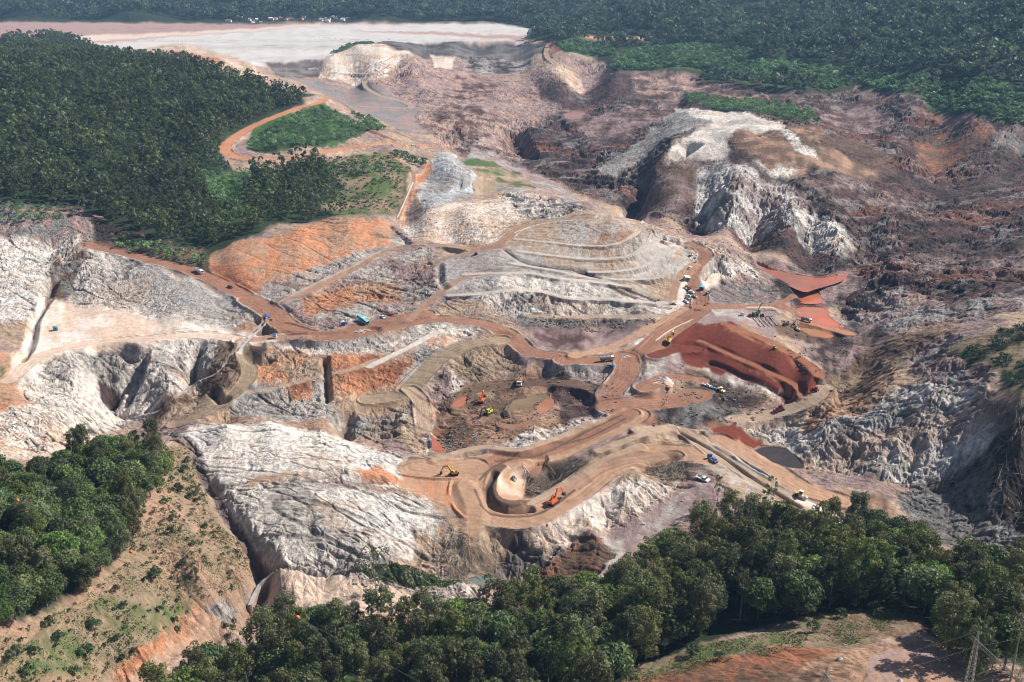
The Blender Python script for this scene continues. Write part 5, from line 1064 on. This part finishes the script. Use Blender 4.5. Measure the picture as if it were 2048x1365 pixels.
# ---------------------------------------------------------------- the machines and cars where the photograph has them
truck(398, 546, (425, 560), WHITE, WHITE, "white dump truck driving along the red haul road below the forest", 1.05)
pickup(460, 576, (480, 586), DK, "dark pickup driving down the red haul road behind the white dump truck")
t = root("bus", 726, 645, (742, 656), "light blue bus parked beside the red haul road", "bus", None, 0, .95)
MB().prism([(-5.5, .45), (5.5, .45), (5.7, 1.2), (5.5, 2.9), (5.2, 3.1), (-5.5, 3.1), (-5.65, 1.2)], -1.25, 1.25).build("body", SKYB, t)
for y in (-1.27, 1.27): MB().box(-.2, y, 2.1, 10, .04, .8).build("side_window", GLS, t)
MB().box(5.63, 0, 2.05, .1, 2.2, 1.3, ry=-.12).build("windscreen", GLS, t); MB().box(0, 0, 3.16, 2, 1.4, .18).build("roof_hatch", WHITE, t); wheels(t, (-3.3, 3.4), 1.1, .5, .3)
car(766, 636, (780, 645), WHITE, "white car parked between the blue bus and the orange loader")
excavator(785, 630, (800, 640), ORNG, "small orange loader machine parked at the end of the row beside the white car", .55)
cabin(687, 651, 200, BLUE, WHITE, "dark blue cabin with white door by the haul road, left of the blue bus", 2.4, 2.2, 2.5)
shelter(533, 638, 10, BLUE, "blue tarp shelter at the bend of the red haul road")
cabin(550, 676, 0, WHITE, BLUE, "white and blue cabin below the bend of the haul road", 2.6, 2.2, 2.6)
cabin(111, 661, 20, paint("teal_paint", (.05, .33, .36)), paint("teal_paint", (0, 0, 0)), "teal cabin alone on the pale bench at the left", 2.8, 2.2, 2.3)
cabin(169, 494, 20, WHITE, BLUE, "small white cabin with blue roof where the red road leaves the forest", 2.2, 2.0, 2.3)
for k, (px, py) in enumerate(((573, 676), (605, 675), (637, 674), (525, 620))):
    p = G(px, py); o = MB().box(0, 0, .65, .9, .4, 1.3, tx=.7).build("road_marker", WHITE); o.location = p; tag(o, "small white block marker on the edge of the red haul road near the blue cabins", "marker", "white block markers by the haul road")
truck(1214, 722, (1232, 722), WHITE, GREY, "grey tank truck with white cab at the haul road junction", 1.0, "tank")
pickup(1222, 734, (1236, 735), BLUE, "blue pickup just below the grey tank truck")
excavator(1337, 684, (1352, 668), YEL, "yellow excavator at the upper left corner of the red dam", 1.1, None, .9)
pickup(1412, 773, (1425, 778), WHITE, "white pickup at the foot of the pale strip below the red dam"); truck(1426, 778, (1412, 772), TAN, BLUE, "tan and blue lorry between the white pickup and the yellow roller", .55, "flat")
roller(1441, 783, (1455, 790), YEL, "yellow roller below the red dam beside the tan lorry")
PC = [(1383, 586, WHITE, "white car at the back of the parked group by the junction"), (1378, 593, WHITE, "white car in the left column, second row of the parked group"), (1389, 595, SILV, "silver car at the right of the parked group"), (1375, 599, SILV, "silver car in the left column, third row of the parked group"), (1372, 605, WHITE, "white car at the front of the parked group nearest the junction"), (1350, 609, WHITE, "white car standing apart, left of the parked group at the junction")]
for px, py, c, lab in PC: car(px, py, (px+14, py+5), c, lab, None)
pickup(1392, 526, (1399, 518), WHITE, "white pickup driving down the curved ramp above the parked cars")
truck(1380, 514, (1390, 512), WHITE, DK, "small white lorry with dark bed at the top of the curved ramp", .5, "flat"); truck(1391, 516, (1397, 508), WHITE, SILV, "white and silver drill lorry on the curved ramp, right of the other lorry", .55, "flat")
car(1380, 537, (1386, 532), WHITE, "small white car between the lorries and the ramp cabin")
cabin(1372, 560, 15, GREY, WHITE, "grey cabin with white roof beside the curved ramp", 4.2, 2.8, 2.6)
truck(1376, 577, (1366, 573), TAN, BRNP, "rusty tipper with tan cab behind the parked cars", .6)
cabin(1403, 580, -20, BLUE, SKYB, "blue cabin on the right edge of the curved ramp", 3.0, 2.2, 2.4); truck(1415, 588, (1424, 592), BLUE, DK, "blue lorry with dark bed on the right edge of the curved ramp", .55)
excavator(1318, 602, (1305, 606), TAN, "small tan excavator on the pale bench left of the parked cars", .6); excavator(1411, 610, (1420, 604), ORNG, "tiny orange digger on the corner opposite the parked cars", .45)
# long-reach machines and rig by the orange ponds
excavator(1593, 662, (1580, 640), TAN, "tan long-reach excavator by the orange pond", 1.0, TAN, 1.3, 0, 1.5); excavator(1569, 652, (1585, 650), DK, "dark excavator left of the tan long-reach excavator", .7)
truck(1612, 643, (1620, 645), WHITE, GREY, "grey tank truck with white cab on the causeway by the orange ponds", .85, "tank")
t = root("storage_tank", 1484, 632, 0, "short white tank beside the drilling rig", "tank"); MB().cyl((0, -1.2, 1.3), (0, 1.2, 1.3), 1.2, 18).build("shell", WHITE, t); MB().box(0, 0, .2, 2.2, 2.0, .4).build("cradle", DK, t)
t = root("drilling_rig", 1508, 634, (1520, 631), "green drilling rig with thin mast at the head of the laid-out pipes", "rig", None, 0, 1.1)
MB().box(0, 0, .7, 7, 2.4, .5).build("chassis", DK, t); MB().box(-2.2, 0, 1.8, 2.2, 2.2, 1.7).build("engine_box", GRN, t); MB().box(2.6, 0, 1.9, 1.8, 2.2, 1.9).build("cab", GRN, t); m = MB()
for a in (-.3, .3):
    for b in (-.3, .3): m.cyl((1+a, b, 1), (1+a*.6, b*.6, 9), .07, 5)
for k in range(10): m.box(1, 0, 1.3+k*.8, .6, .6, .05, ry=.5)
m.build("mast", GRN, t); wheels(t, (-2.6, -1.2, 2.5), 1.0, .5)
for k in range(5):
    p = G(1506+k*8, 637-k*1.0); q = G(1522+k*8, 655-k*.6); o = MB().cyl((0, 0, .3), tuple(q-p+Vector((0, 0, .3))), .28, 8).build("pipe", GREY); o.location = p
    tag(o, "long grey pipe laid side by side with others below the drilling rig", "pipe", "pipes laid out by the drilling rig")
for k, (px, py) in enumerate(((1499, 634), (1518, 626), (1524, 634))):
    p = G(px, py); o = MB().box(0, 0, .8, 2.6, 1.6, 1.6, rz=k, tx=.9).box(.4, 0, 1.9, 1, 1, .6, rz=k).build("equipment_skid", [BRNP, GRN, DK][k]); o.location = p; tag(o, ["rusty equipment box left of the green rig", "green equipment box behind the drilling rig", "dark equipment box right of the green rig"][k], "equipment")
excavator(964, 805, (974, 788), ORNG, "orange excavator working in the dark pit by the small red pond", 1.05, None, .85); excavator(976, 829, (958, 838), LIME, "yellow-green excavator with black boom in the pit above the scree", 1.05, DK, .9)
truck(1042, 768, (1036, 780), WHITE, BRNP, "pale dump truck with empty open body on the pit track", 1.15)
t = root("barge", 1012, 830, (1003, 815), "small wooden platform half sunk beside the pit pond", "platform"); MB().box(0, 0, .4, 7, 3.4, .5, tx=1.05).build("deck", BRNP, t); MB().box(0, 0, .9, 6, 2.4, .5).build("frame", DK, t)
excavator(908, 950, (888, 950), YEL, "yellow excavator with grey cab on the orange sandy platform", .95, None, .95)
excavator(1108, 1008, (1134, 988), ORNG, "orange excavator parked on the lower haul road with its arm raised", 1.15, None, 1.0, 0, .4)
truck(1425, 922, (1415, 915), BLUE, BLUE, "blue lorry on the lower haul ramp above the wood", .85, "flat"); pickup(1406, 960, (1418, 964), WHITE, "white pickup at the edge of the wood below the blue lorry", None, 1.4)
roller(1600, 996, (1612, 1000), TAN, "tan roller on the sandy ramp above the lower right wood", 1.3)
dozer(1560, 822, (1550, 825), REDP, "red bulldozer on the grey track below the red dam", 1.2); dozer(1631, 781, (1624, 776), REDP, "small red bulldozer at the right corner of the red dam", .9); dozer(1550, 698, (1560, 704), TAN, "tiny tan bulldozer on the crest of the red dam", .7)
dozer(952, 510, (940, 512), BRNP, "rusty bulldozer on the track left of the terraced mound", .7); pickup(840, 497, (860, 496), WHITE, "white pickup on the pale track behind the orange mound", None, .8)
pickup(826, 292, (816, 293), WHITE, "white pickup on the track above the silver slope", None, 1.3); dozer(1040, 757, (1048, 752), TAN, "small tan machine above the pale dump truck", .5)
M_rub = mat("pale_rubble", (.42, .34, .28), .95, 0, .4, 1.5); M_lime = mat("lime", (.72, .72, .70), .9, 0, .1); M_rock = mat("rock", (.30, .27, .25), .95, 0, .35, .8)
bumpy("rubble_island", 722, 661, 3.6, 1.0, M_rub, "pale rubble island in the middle of the haul road below the blue bus", "mound", None, 1.6, 1)
bumpy("rubble_island", 1249, 714, 2.6, .9, M_rub, "low rubble island at the junction right of the grey tank truck", "mound", None, 1.4, 2); bumpy("rubble_island", 1257, 788, 3.0, .8, M_rub, "rubble island in the middle of the red road crossing above the pit", "mound", None, 1.5, 3)
a = bumpy("lime_pile", 1328, 763, 4.2, 2.8, M_lime, "white conical pile on the red road below the red dam", "pile", None, 1.2, 4); a = bumpy("sand_pile", 1329, 766, 5.2, 1.4, mat("pale_sand", (.6, .36, .24), .95, 0, .2), "low pinkish sand ring round the white conical pile", "pile", None, 1.2, 5)
a = bumpy("boulder", 1027, 959, 1.6, 1.9, M_rock, "single grey boulder on the orange island inside the hairpin", "boulder", None, 1, 6)
# poles, shed, village
def pole(px, py, h, label, group=None, arm=1.6, m=None, r=.16):
    t = root("utility_pole", px, py, 0, label, "pole", group); t.rotation_euler = (0, 0, .3)
    MB().cyl((0, 0, -.5), (0, 0, h), r, 8, None if r > .3 else r*.7).build("shaft", m or paint("concrete", (.6, .57, .52), .8), t)
    if arm: MB().box(0, 0, h-.8, arm, .14, .14).build("crossarm", STEEL, t)
    return t
pole(366, 92, 17, "left of two tall poles on the orange knoll by the lake bed", None, 0, None, .3); pole(372, 92, 17, "right of two tall poles on the orange knoll by the lake bed", None, 0, None, .3)
pole(574, 158, 22, "pale pole in front of the left end of the grey dam", None, 3, None, .3); pole(672, 203, 16, "pale pole on the grey slope above the orange road loop", None, 4, None, .28); pole(655, 190, 8, "short dark post on the grey slope near the pale pole", None, 2, None, .25)
for k, (px, py, l) in enumerate(((810, 296, "thin pole on the track above the silver slope"), (820, 345, "thin pole in the bushes left of the silver slope"), (1514, 622, "thin pole beside the drilling rig"), (812, 660, "thin post on the edge of the red haul road right of the blue bus"), (950, 716, "white sign post where the olive ramp meets the haul road"))): pole(px, py, 9 if k < 3 else 4, l, None, 1.4 if k < 3 else .8, None, .14)
t = cabin(196, 108, 75, paint("weathered_boards", (.16, .11, .08), .9), paint("tan_roof", (.42, .30, .17), .9), "old dark board shed with tan roof on the forest crest", 9, 12, 7, None, "shed", "board_shed")
rs = np.random.RandomState(8); VH = []
for k in range(34):
    px = 455+rs.rand()*245; py = 44.5+rs.randn()*2.8 - (4 if px > 520 else 0); p = G(px, min(max(py, 34), 49)); t = bpy.data.objects.new("village_house", None); COL.objects.link(t); t.location = p; t.rotation_euler.z = rs.rand()*3
    l, w_, h = 8+rs.rand()*9, 6+rs.rand()*4, 3+rs.rand()*2; c = [WHITE, WHITE, paint("cream_plaster", (.68, .62, .52), .9), TAN][k % 4]
    MB().box(0, 0, h/2, l, w_, h).build("wall", c, t); MB().prism([(-w_/2-.4, h), (w_/2+.4, h), (0, h+2)], -l/2-.4, l/2+.4).build("roof", [WHITE, paint("tile_roof", (.40, .20, .13), .9), GREY][k % 3], t).rotation_euler.z = R(90)
    tag(t, "small pale house in the village on the far shore of the lake bed", "house", "houses of the lakeside village")
# ---------------------------------------------------------------- power line at the lower right and its marker balls
def unp(px, py, z):
    a = (px-1024)/FPX; b = -(py-682.5)/FPX; y = (z-HC)*(CA+b*SA)/(-SA+b*CA); return Vector((a*y/(CA+b*SA), y, z))
def dep(px, py, d):
    a = (px-1024)/FPX; b = -(py-682.5)/FPX; return Vector((a*d, d*(CA+b*SA), HC+d*(-SA+b*CA)))
def lattice(m, p, q, w0, w1, n, r=.05):
    p, q = Vector(p), Vector(q); d = (q-p).normalized(); a = d.orthogonal().normalized(); b = d.cross(a)
    def c(k, j): t = k/n; wv = w0+(w1-w0)*t; return p+(q-p)*t+(a*((-1, 1, 1, -1)[j])+b*((-1, -1, 1, 1)[j]))*wv/2
    for j in range(4):
        m.cyl(c(0, j), c(n, j), r*1.4, 5)
        for k in range(n): m.cyl(c(k, j), c(k+1, (j+1) % 4), r*.8, 4); m.cyl(c(k, (j+1) % 4), c(k, j), r*.7, 4)
def gantry(P1, P2, top, label, cw=1.0):
    base = Vector((P1.x, P1.y, float(ground(P1.x, P1.y)))); t = bpy.data.objects.new("power_pylon", None); COL.objects.link(t); t.location = base; rel = lambda v: Vector(v)-base
    for P in (P1, P2):
        gz = float(ground(P.x, P.y)); m = MB(); lattice(m, rel((P.x, P.y, gz-.5)), rel((P.x, P.y, P1.z)), 2.6*cw, 1.0*cw, 14, .075); m.build("tower_leg", STEEL, t)
        m = MB(); lattice(m, rel((P.x, P.y, P1.z)), rel((P.x, P.y, P1.z+top)), 1.0*cw, .15, 4, .04); m.build("earth_peak", STEEL, t)
    e = (P2-P1)*.12; m = MB(); lattice(m, rel(P1-e), rel(P2+e), .9*cw, .9*cw, 18, .07); m.build("crossbeam", STEEL, t)
    out = []
    for f in (-.05, .5, 1.05):
        a = P1.lerp(P2, f); k = MB()
        for q in range(9): k.cyl(rel(a-Vector((0, 0, .6+q*.2))), rel(a-Vector((0, 0, .68+q*.2))), .13, 8)
        k.build("insulator", paint("insulator_glass", (.32, .27, .22), .3), t); out.append(a-Vector((0, 0, 2.5)))
    tag(t, label, "pylon"); return out, [P1+Vector((0, 0, top)), P2+Vector((0, 0, top))]
A1, A2 = unp(1953, 1284, 56), unp(2037, 1361, 56); ca, ea = gantry(A1, A2, 3.6, "lattice power pylon with slanting crossbeam in the bottom right corner")
B1 = unp(1652, 1352, 46); B2 = B1+(A2-A1)*.9; cb, eb = gantry(B1, B2, 3.0, "lattice power pylon whose tip rises over the red track at the bottom edge", .8)
def wire(p, q, sag, label, r=.035, name="power_cable"):
    m = MB(); n = 14; pts_ = [p.lerp(q, k/n)-Vector((0, 0, sag*4*(k/n)*(1-k/n))) for k in range(n+1)]
    for k in range(n): m.cyl(pts_[k], pts_[k+1], r, 5)
    return tag(m.build(name, paint("cable", (.35, .32, .28), .5)), label, "cable", "power cables between the two pylons" if "between" in label else None)
for k in range(3): wire(cb[k], ca[k], 2.0, "thin power cable strung between the two lattice pylons")
dirn = (ca[1]-cb[1]).normalized()
for k in range(3): tag(wire(ca[k], ca[k]+dirn*120+Vector((0, 0, 6)), 2.5, "thin power cable leaving the corner pylon to the right"), None, None, "cables right of the corner pylon")
for k in range(2): tag(wire(eb[k], ea[k], 1.5, "thin earth wire joining the peaks of the two pylons", .025), None, None, "earth wires of the pylons")
BL = [(35, 1001, 262), (262, 1104, 236), (595, 1235, 208)]; bp_ = [dep(*b) for b in BL]
ends = [bp_[0]+(bp_[0]-bp_[1])*2]+bp_+[bp_[2]+(bp_[2]-bp_[1])*1.6-Vector((0, 0, 10))]
m = MB()
for k in range(4): m.cyl(ends[k], ends[k+1], .012, 4)
tag(m.build("marker_wire", paint("cable", (0, 0, 0))), "hair-thin wire carrying the orange marker balls over the near slope", "wire")
for k, p in enumerate(bp_):
    rs = .42; v = []; f = []
    m = bpy.data.meshes.new("marker_ball"); import bmesh; bmm = bmesh.new(); bmesh.ops.create_uvsphere(bmm, u_segments=20, v_segments=12, radius=rs); bmm.to_mesh(m); bmm.free(); m.materials.append(paint("marker_orange", (.85, .18, .02)))
    m.polygons.foreach_set("use_smooth", [True]*len(m.polygons))
    o = obj("marker_ball", m); o.location = p; tag(o, ["orange marker ball over the leafy wood at the left edge", "orange marker ball at the border of the left wood and the bare slope", "orange marker ball above the lower wood near the ravine mouth"][k], "marker ball")
for px, py, l in ((1680, 1319, "white sack lying on the red dirt track"), (1800, 1363, "white sack on the grey gravel by the bottom edge")):
    o = bumpy("sack", px, py, .7, .7, M_lime, l, "sack", None, 1.4, 7)
# ---------------------------------------------------------------- loose stones and dead branches
def rubble(name, polys, n, s0, s1, m, seed, label):
    rs = np.random.RandomState(seed); V = []
    for pl in polys:
        x, y, _ = W(pl); X = rs.uniform(x.min(), x.max(), n); Y = rs.uniform(max(y.min(), 200), y.max(), n); ok = inside(pl, X, Y); X, Y = X[ok], Y[ok]
        ok = noise(X, Y, 13, 6)+rs.normal(size=len(X))*.3 > .1; X, Y = X[ok], Y[ok]; Z = ground(X, Y); q = len(X); s = (s0+(s1-s0)*rs.rand(q)**3)[:, None, None]
        d = rs.normal(size=(q, 8, 3))*.18+np.array([(-1, -1, -.7), (1, -1, -.7), (1, 1, -.7), (-1, 1, -.7), (-.7, -.7, .6), (.7, -.7, .6), (.7, .7, .6), (-.7, .7, .6)])
        an = rs.rand(q)*6.28; c, s2 = np.cos(an)[:, None], np.sin(an)[:, None]; e = np.stack([d[..., 0]*c-d[..., 1]*s2, d[..., 0]*s2+d[..., 1]*c, d[..., 2]], -1)*s+np.stack([X, Y, Z], -1)[:, None]
        F = e[:, [4, 5, 6, 7, 0, 1, 5, 4, 1, 2, 6, 5, 2, 3, 7, 6, 3, 0, 4, 7]]; V.append(F.reshape(-1, 3))
    tag(obj(name, mesh_quads(name, np.vstack(V), m)), label, None, None, "stuff")
M_st = mat("stones", (.36, .30, .26), .95, 0, .6, .02); M_std = mat("dark_stones", (.17, .12, .10), .95, 0, .6, .02)
rubble("pale_stones", ["880,850 960,860 950,900 880,900", "800,470 1000,480 1060,440 1200,420 1000,395 850,430", "1240,420 1540,500 1560,600 1420,600 1400,495", "640,1130 960,1170 900,1200 700,1180", "1000,1100 1400,960 1420,990 1100,1130", "560,740 680,740 690,830 540,830"], 900, .2, .75, M_st, 61, "pale loose stones strewn over the benches and slopes")
rubble("dark_stones", ["870,760 1230,740 1240,830 1000,890 870,900", "1040,630 1330,640 1300,655 1060,652", "1350,735 1560,790 1500,850 1300,850", "1460,510 2040,520 2040,660 1600,700", "1240,430 1500,470 1700,520 1480,520", "1500,620 1700,680 1700,800 1640,800", "1030,300 1400,190 1650,200 1240,420"], 1500, .22, .9, M_std, 62, "dark loose stones strewn over the gullied ground")
def sticks(name, polys, n, l0, l1, m, seed, label, ang=None):
    rs = np.random.RandomState(seed); V = []
    for pl in polys:
        x, y, _ = W(pl); X = rs.uniform(x.min(), x.max(), n); Y = rs.uniform(max(y.min(), 200), y.max(), n); ok = inside(pl, X, Y); X, Y = X[ok], Y[ok]; Z = ground(X, Y)
        for a, b, c in zip(X, Y, Z):
            t = rs.rand()*6.28 if ang is None else ang+rs.randn()*.45; L = l0+(l1-l0)*rs.rand()**2; q = (a+math.cos(t)*L, b+math.sin(t)*L); zq = float(ground(*q))+.3+rs.rand()*.6; r_ = .06+.1*rs.rand()
            V.append(tube_verts([(a, b, c+.1), ((a+q[0])/2, (b+q[1])/2, (c+zq)/2+.25), (*q, zq)], [r_, r_*.9, r_*.5], 4))
    tag(obj(name, mesh_quads(name, np.vstack(V), m)), label, None, None, "stuff")
sticks("dead_branches", ["1850,940 2048,850 2200,850 2200,1050 2048,1060 1900,1000", "1960,780 2048,820 2048,860 1980,860", "880,1080 1000,1100 990,1160 900,1160", "1050,950 1150,920 1130,960 1060,985", "1290,930 1370,925 1380,950 1330,960"], 900, 2, 8, mat("dead_wood", (.30, .24, .18), .9, 0, .4, .1), 71, "dead branches and logs washed over the gullied slopes")
sticks("saplings", ["300,950 400,960 430,1040 520,1120 420,1180 300,1180 250,1110"], 260, 1.5, 4, mat("dry_stems", (.22, .16, .11), .9), 72, "dry fallen stems lying on the bare left slope")
# ---------------------------------------------------------------- water of the ponds
def water(nm, c, Q, zz, k):
    me = bpy.data.meshes.new(nm); cx, cy = Q.mean(0); P = np.array([cx, cy])+(Q-[cx, cy])*1.25
    me.from_pydata([(x, y, 0) for x, y in P], [], [tuple(range(len(P)))]); m = bpy.data.materials.new(nm); m.use_nodes = True; b = m.node_tree.nodes["Principled BSDF"]
    t = m.node_tree; g = N(t, "ShaderNodeNewGeometry"); n_ = N(t, "ShaderNodeTexNoise", i_Scale=.07, i_Detail=3.); r_ = N(t, "ShaderNodeMapRange", i_From_Min=.35, i_From_Max=.65, i_To_Min=.8, i_To_Max=1.2)
    v_ = N(t, "ShaderNodeVectorMath", operation='SCALE'); mxw = N(t, 'ShaderNodeMix', data_type='RGBA'); mxw.inputs[6].default_value = (*c, 1); mxw.inputs[7].default_value = (c[0]*.5+.03, c[1]*.8+.02, c[2]*.8+.02, 1); n3_ = N(t, 'ShaderNodeTexNoise', i_Scale=.035, i_Detail=4.); t.links.new(g.outputs['Position'], n3_.inputs[0]); r3_ = N(t, 'ShaderNodeMapRange', i_From_Min=.45, i_From_Max=.65); t.links.new(n3_.outputs[0], r3_.inputs[0]); t.links.new(r3_.outputs[0], mxw.inputs[0]); t.links.new(mxw.outputs[2], v_.inputs[0]); t.links.new(g.outputs["Position"], n_.inputs[0]); t.links.new(n_.outputs[0], r_.inputs[0]); t.links.new(r_.outputs[0], v_.inputs["Scale"]); t.links.new(v_.outputs[0], b.inputs["Base Color"])
    b.inputs["Roughness"].default_value = .12; b.inputs["Specular IOR Level"].default_value = .35
    n2_ = N(t, "ShaderNodeTexNoise", i_Scale=1.2, i_Detail=2.); b2 = N(t, "ShaderNodeBump", i_Strength=.15, i_Distance=.1); t.links.new(g.outputs["Position"], n2_.inputs[0]); t.links.new(n2_.outputs[0], b2.inputs["Height"]); t.links.new(b2.outputs[0], b.inputs["Normal"])
    me.materials.append(m); o = obj(nm, me); o.location = (0, 0, zz-.02*(k % 3)); o["kind"] = "structure"
for k, (nm, c, Q, zz) in enumerate(pondz): water(nm, c, Q, zz, k)
# ---------------------------------------------------------------- air
hz = bpy.data.meshes.new("haze"); ym = float(YR.max())+300; zl = float(H.min())-1; hb = MB().box(0, (ym-60)/2, (zl+300)/2, ym*1.6, ym+60, 300-zl); hz.from_pydata(hb.v, [], hb.f); ho = obj("haze", hz)
hm = bpy.data.materials.new("haze"); hm.use_nodes = True; t = hm.node_tree; t.nodes.remove(t.nodes["Principled BSDF"]); pv = N(t, "ShaderNodeVolumePrincipled", i_Density=.00006, i_Anisotropy=.0)
pv.inputs["Color"].default_value = (.34, .60, 1.0, 1); t.links.new(pv.outputs[0], t.nodes["Material Output"].inputs["Volume"]); hz.materials.append(hm); tag(ho, "thin blue haze over the valley", None, None, "stuff")

print("extent", YR.max(), H.min(), H.max())
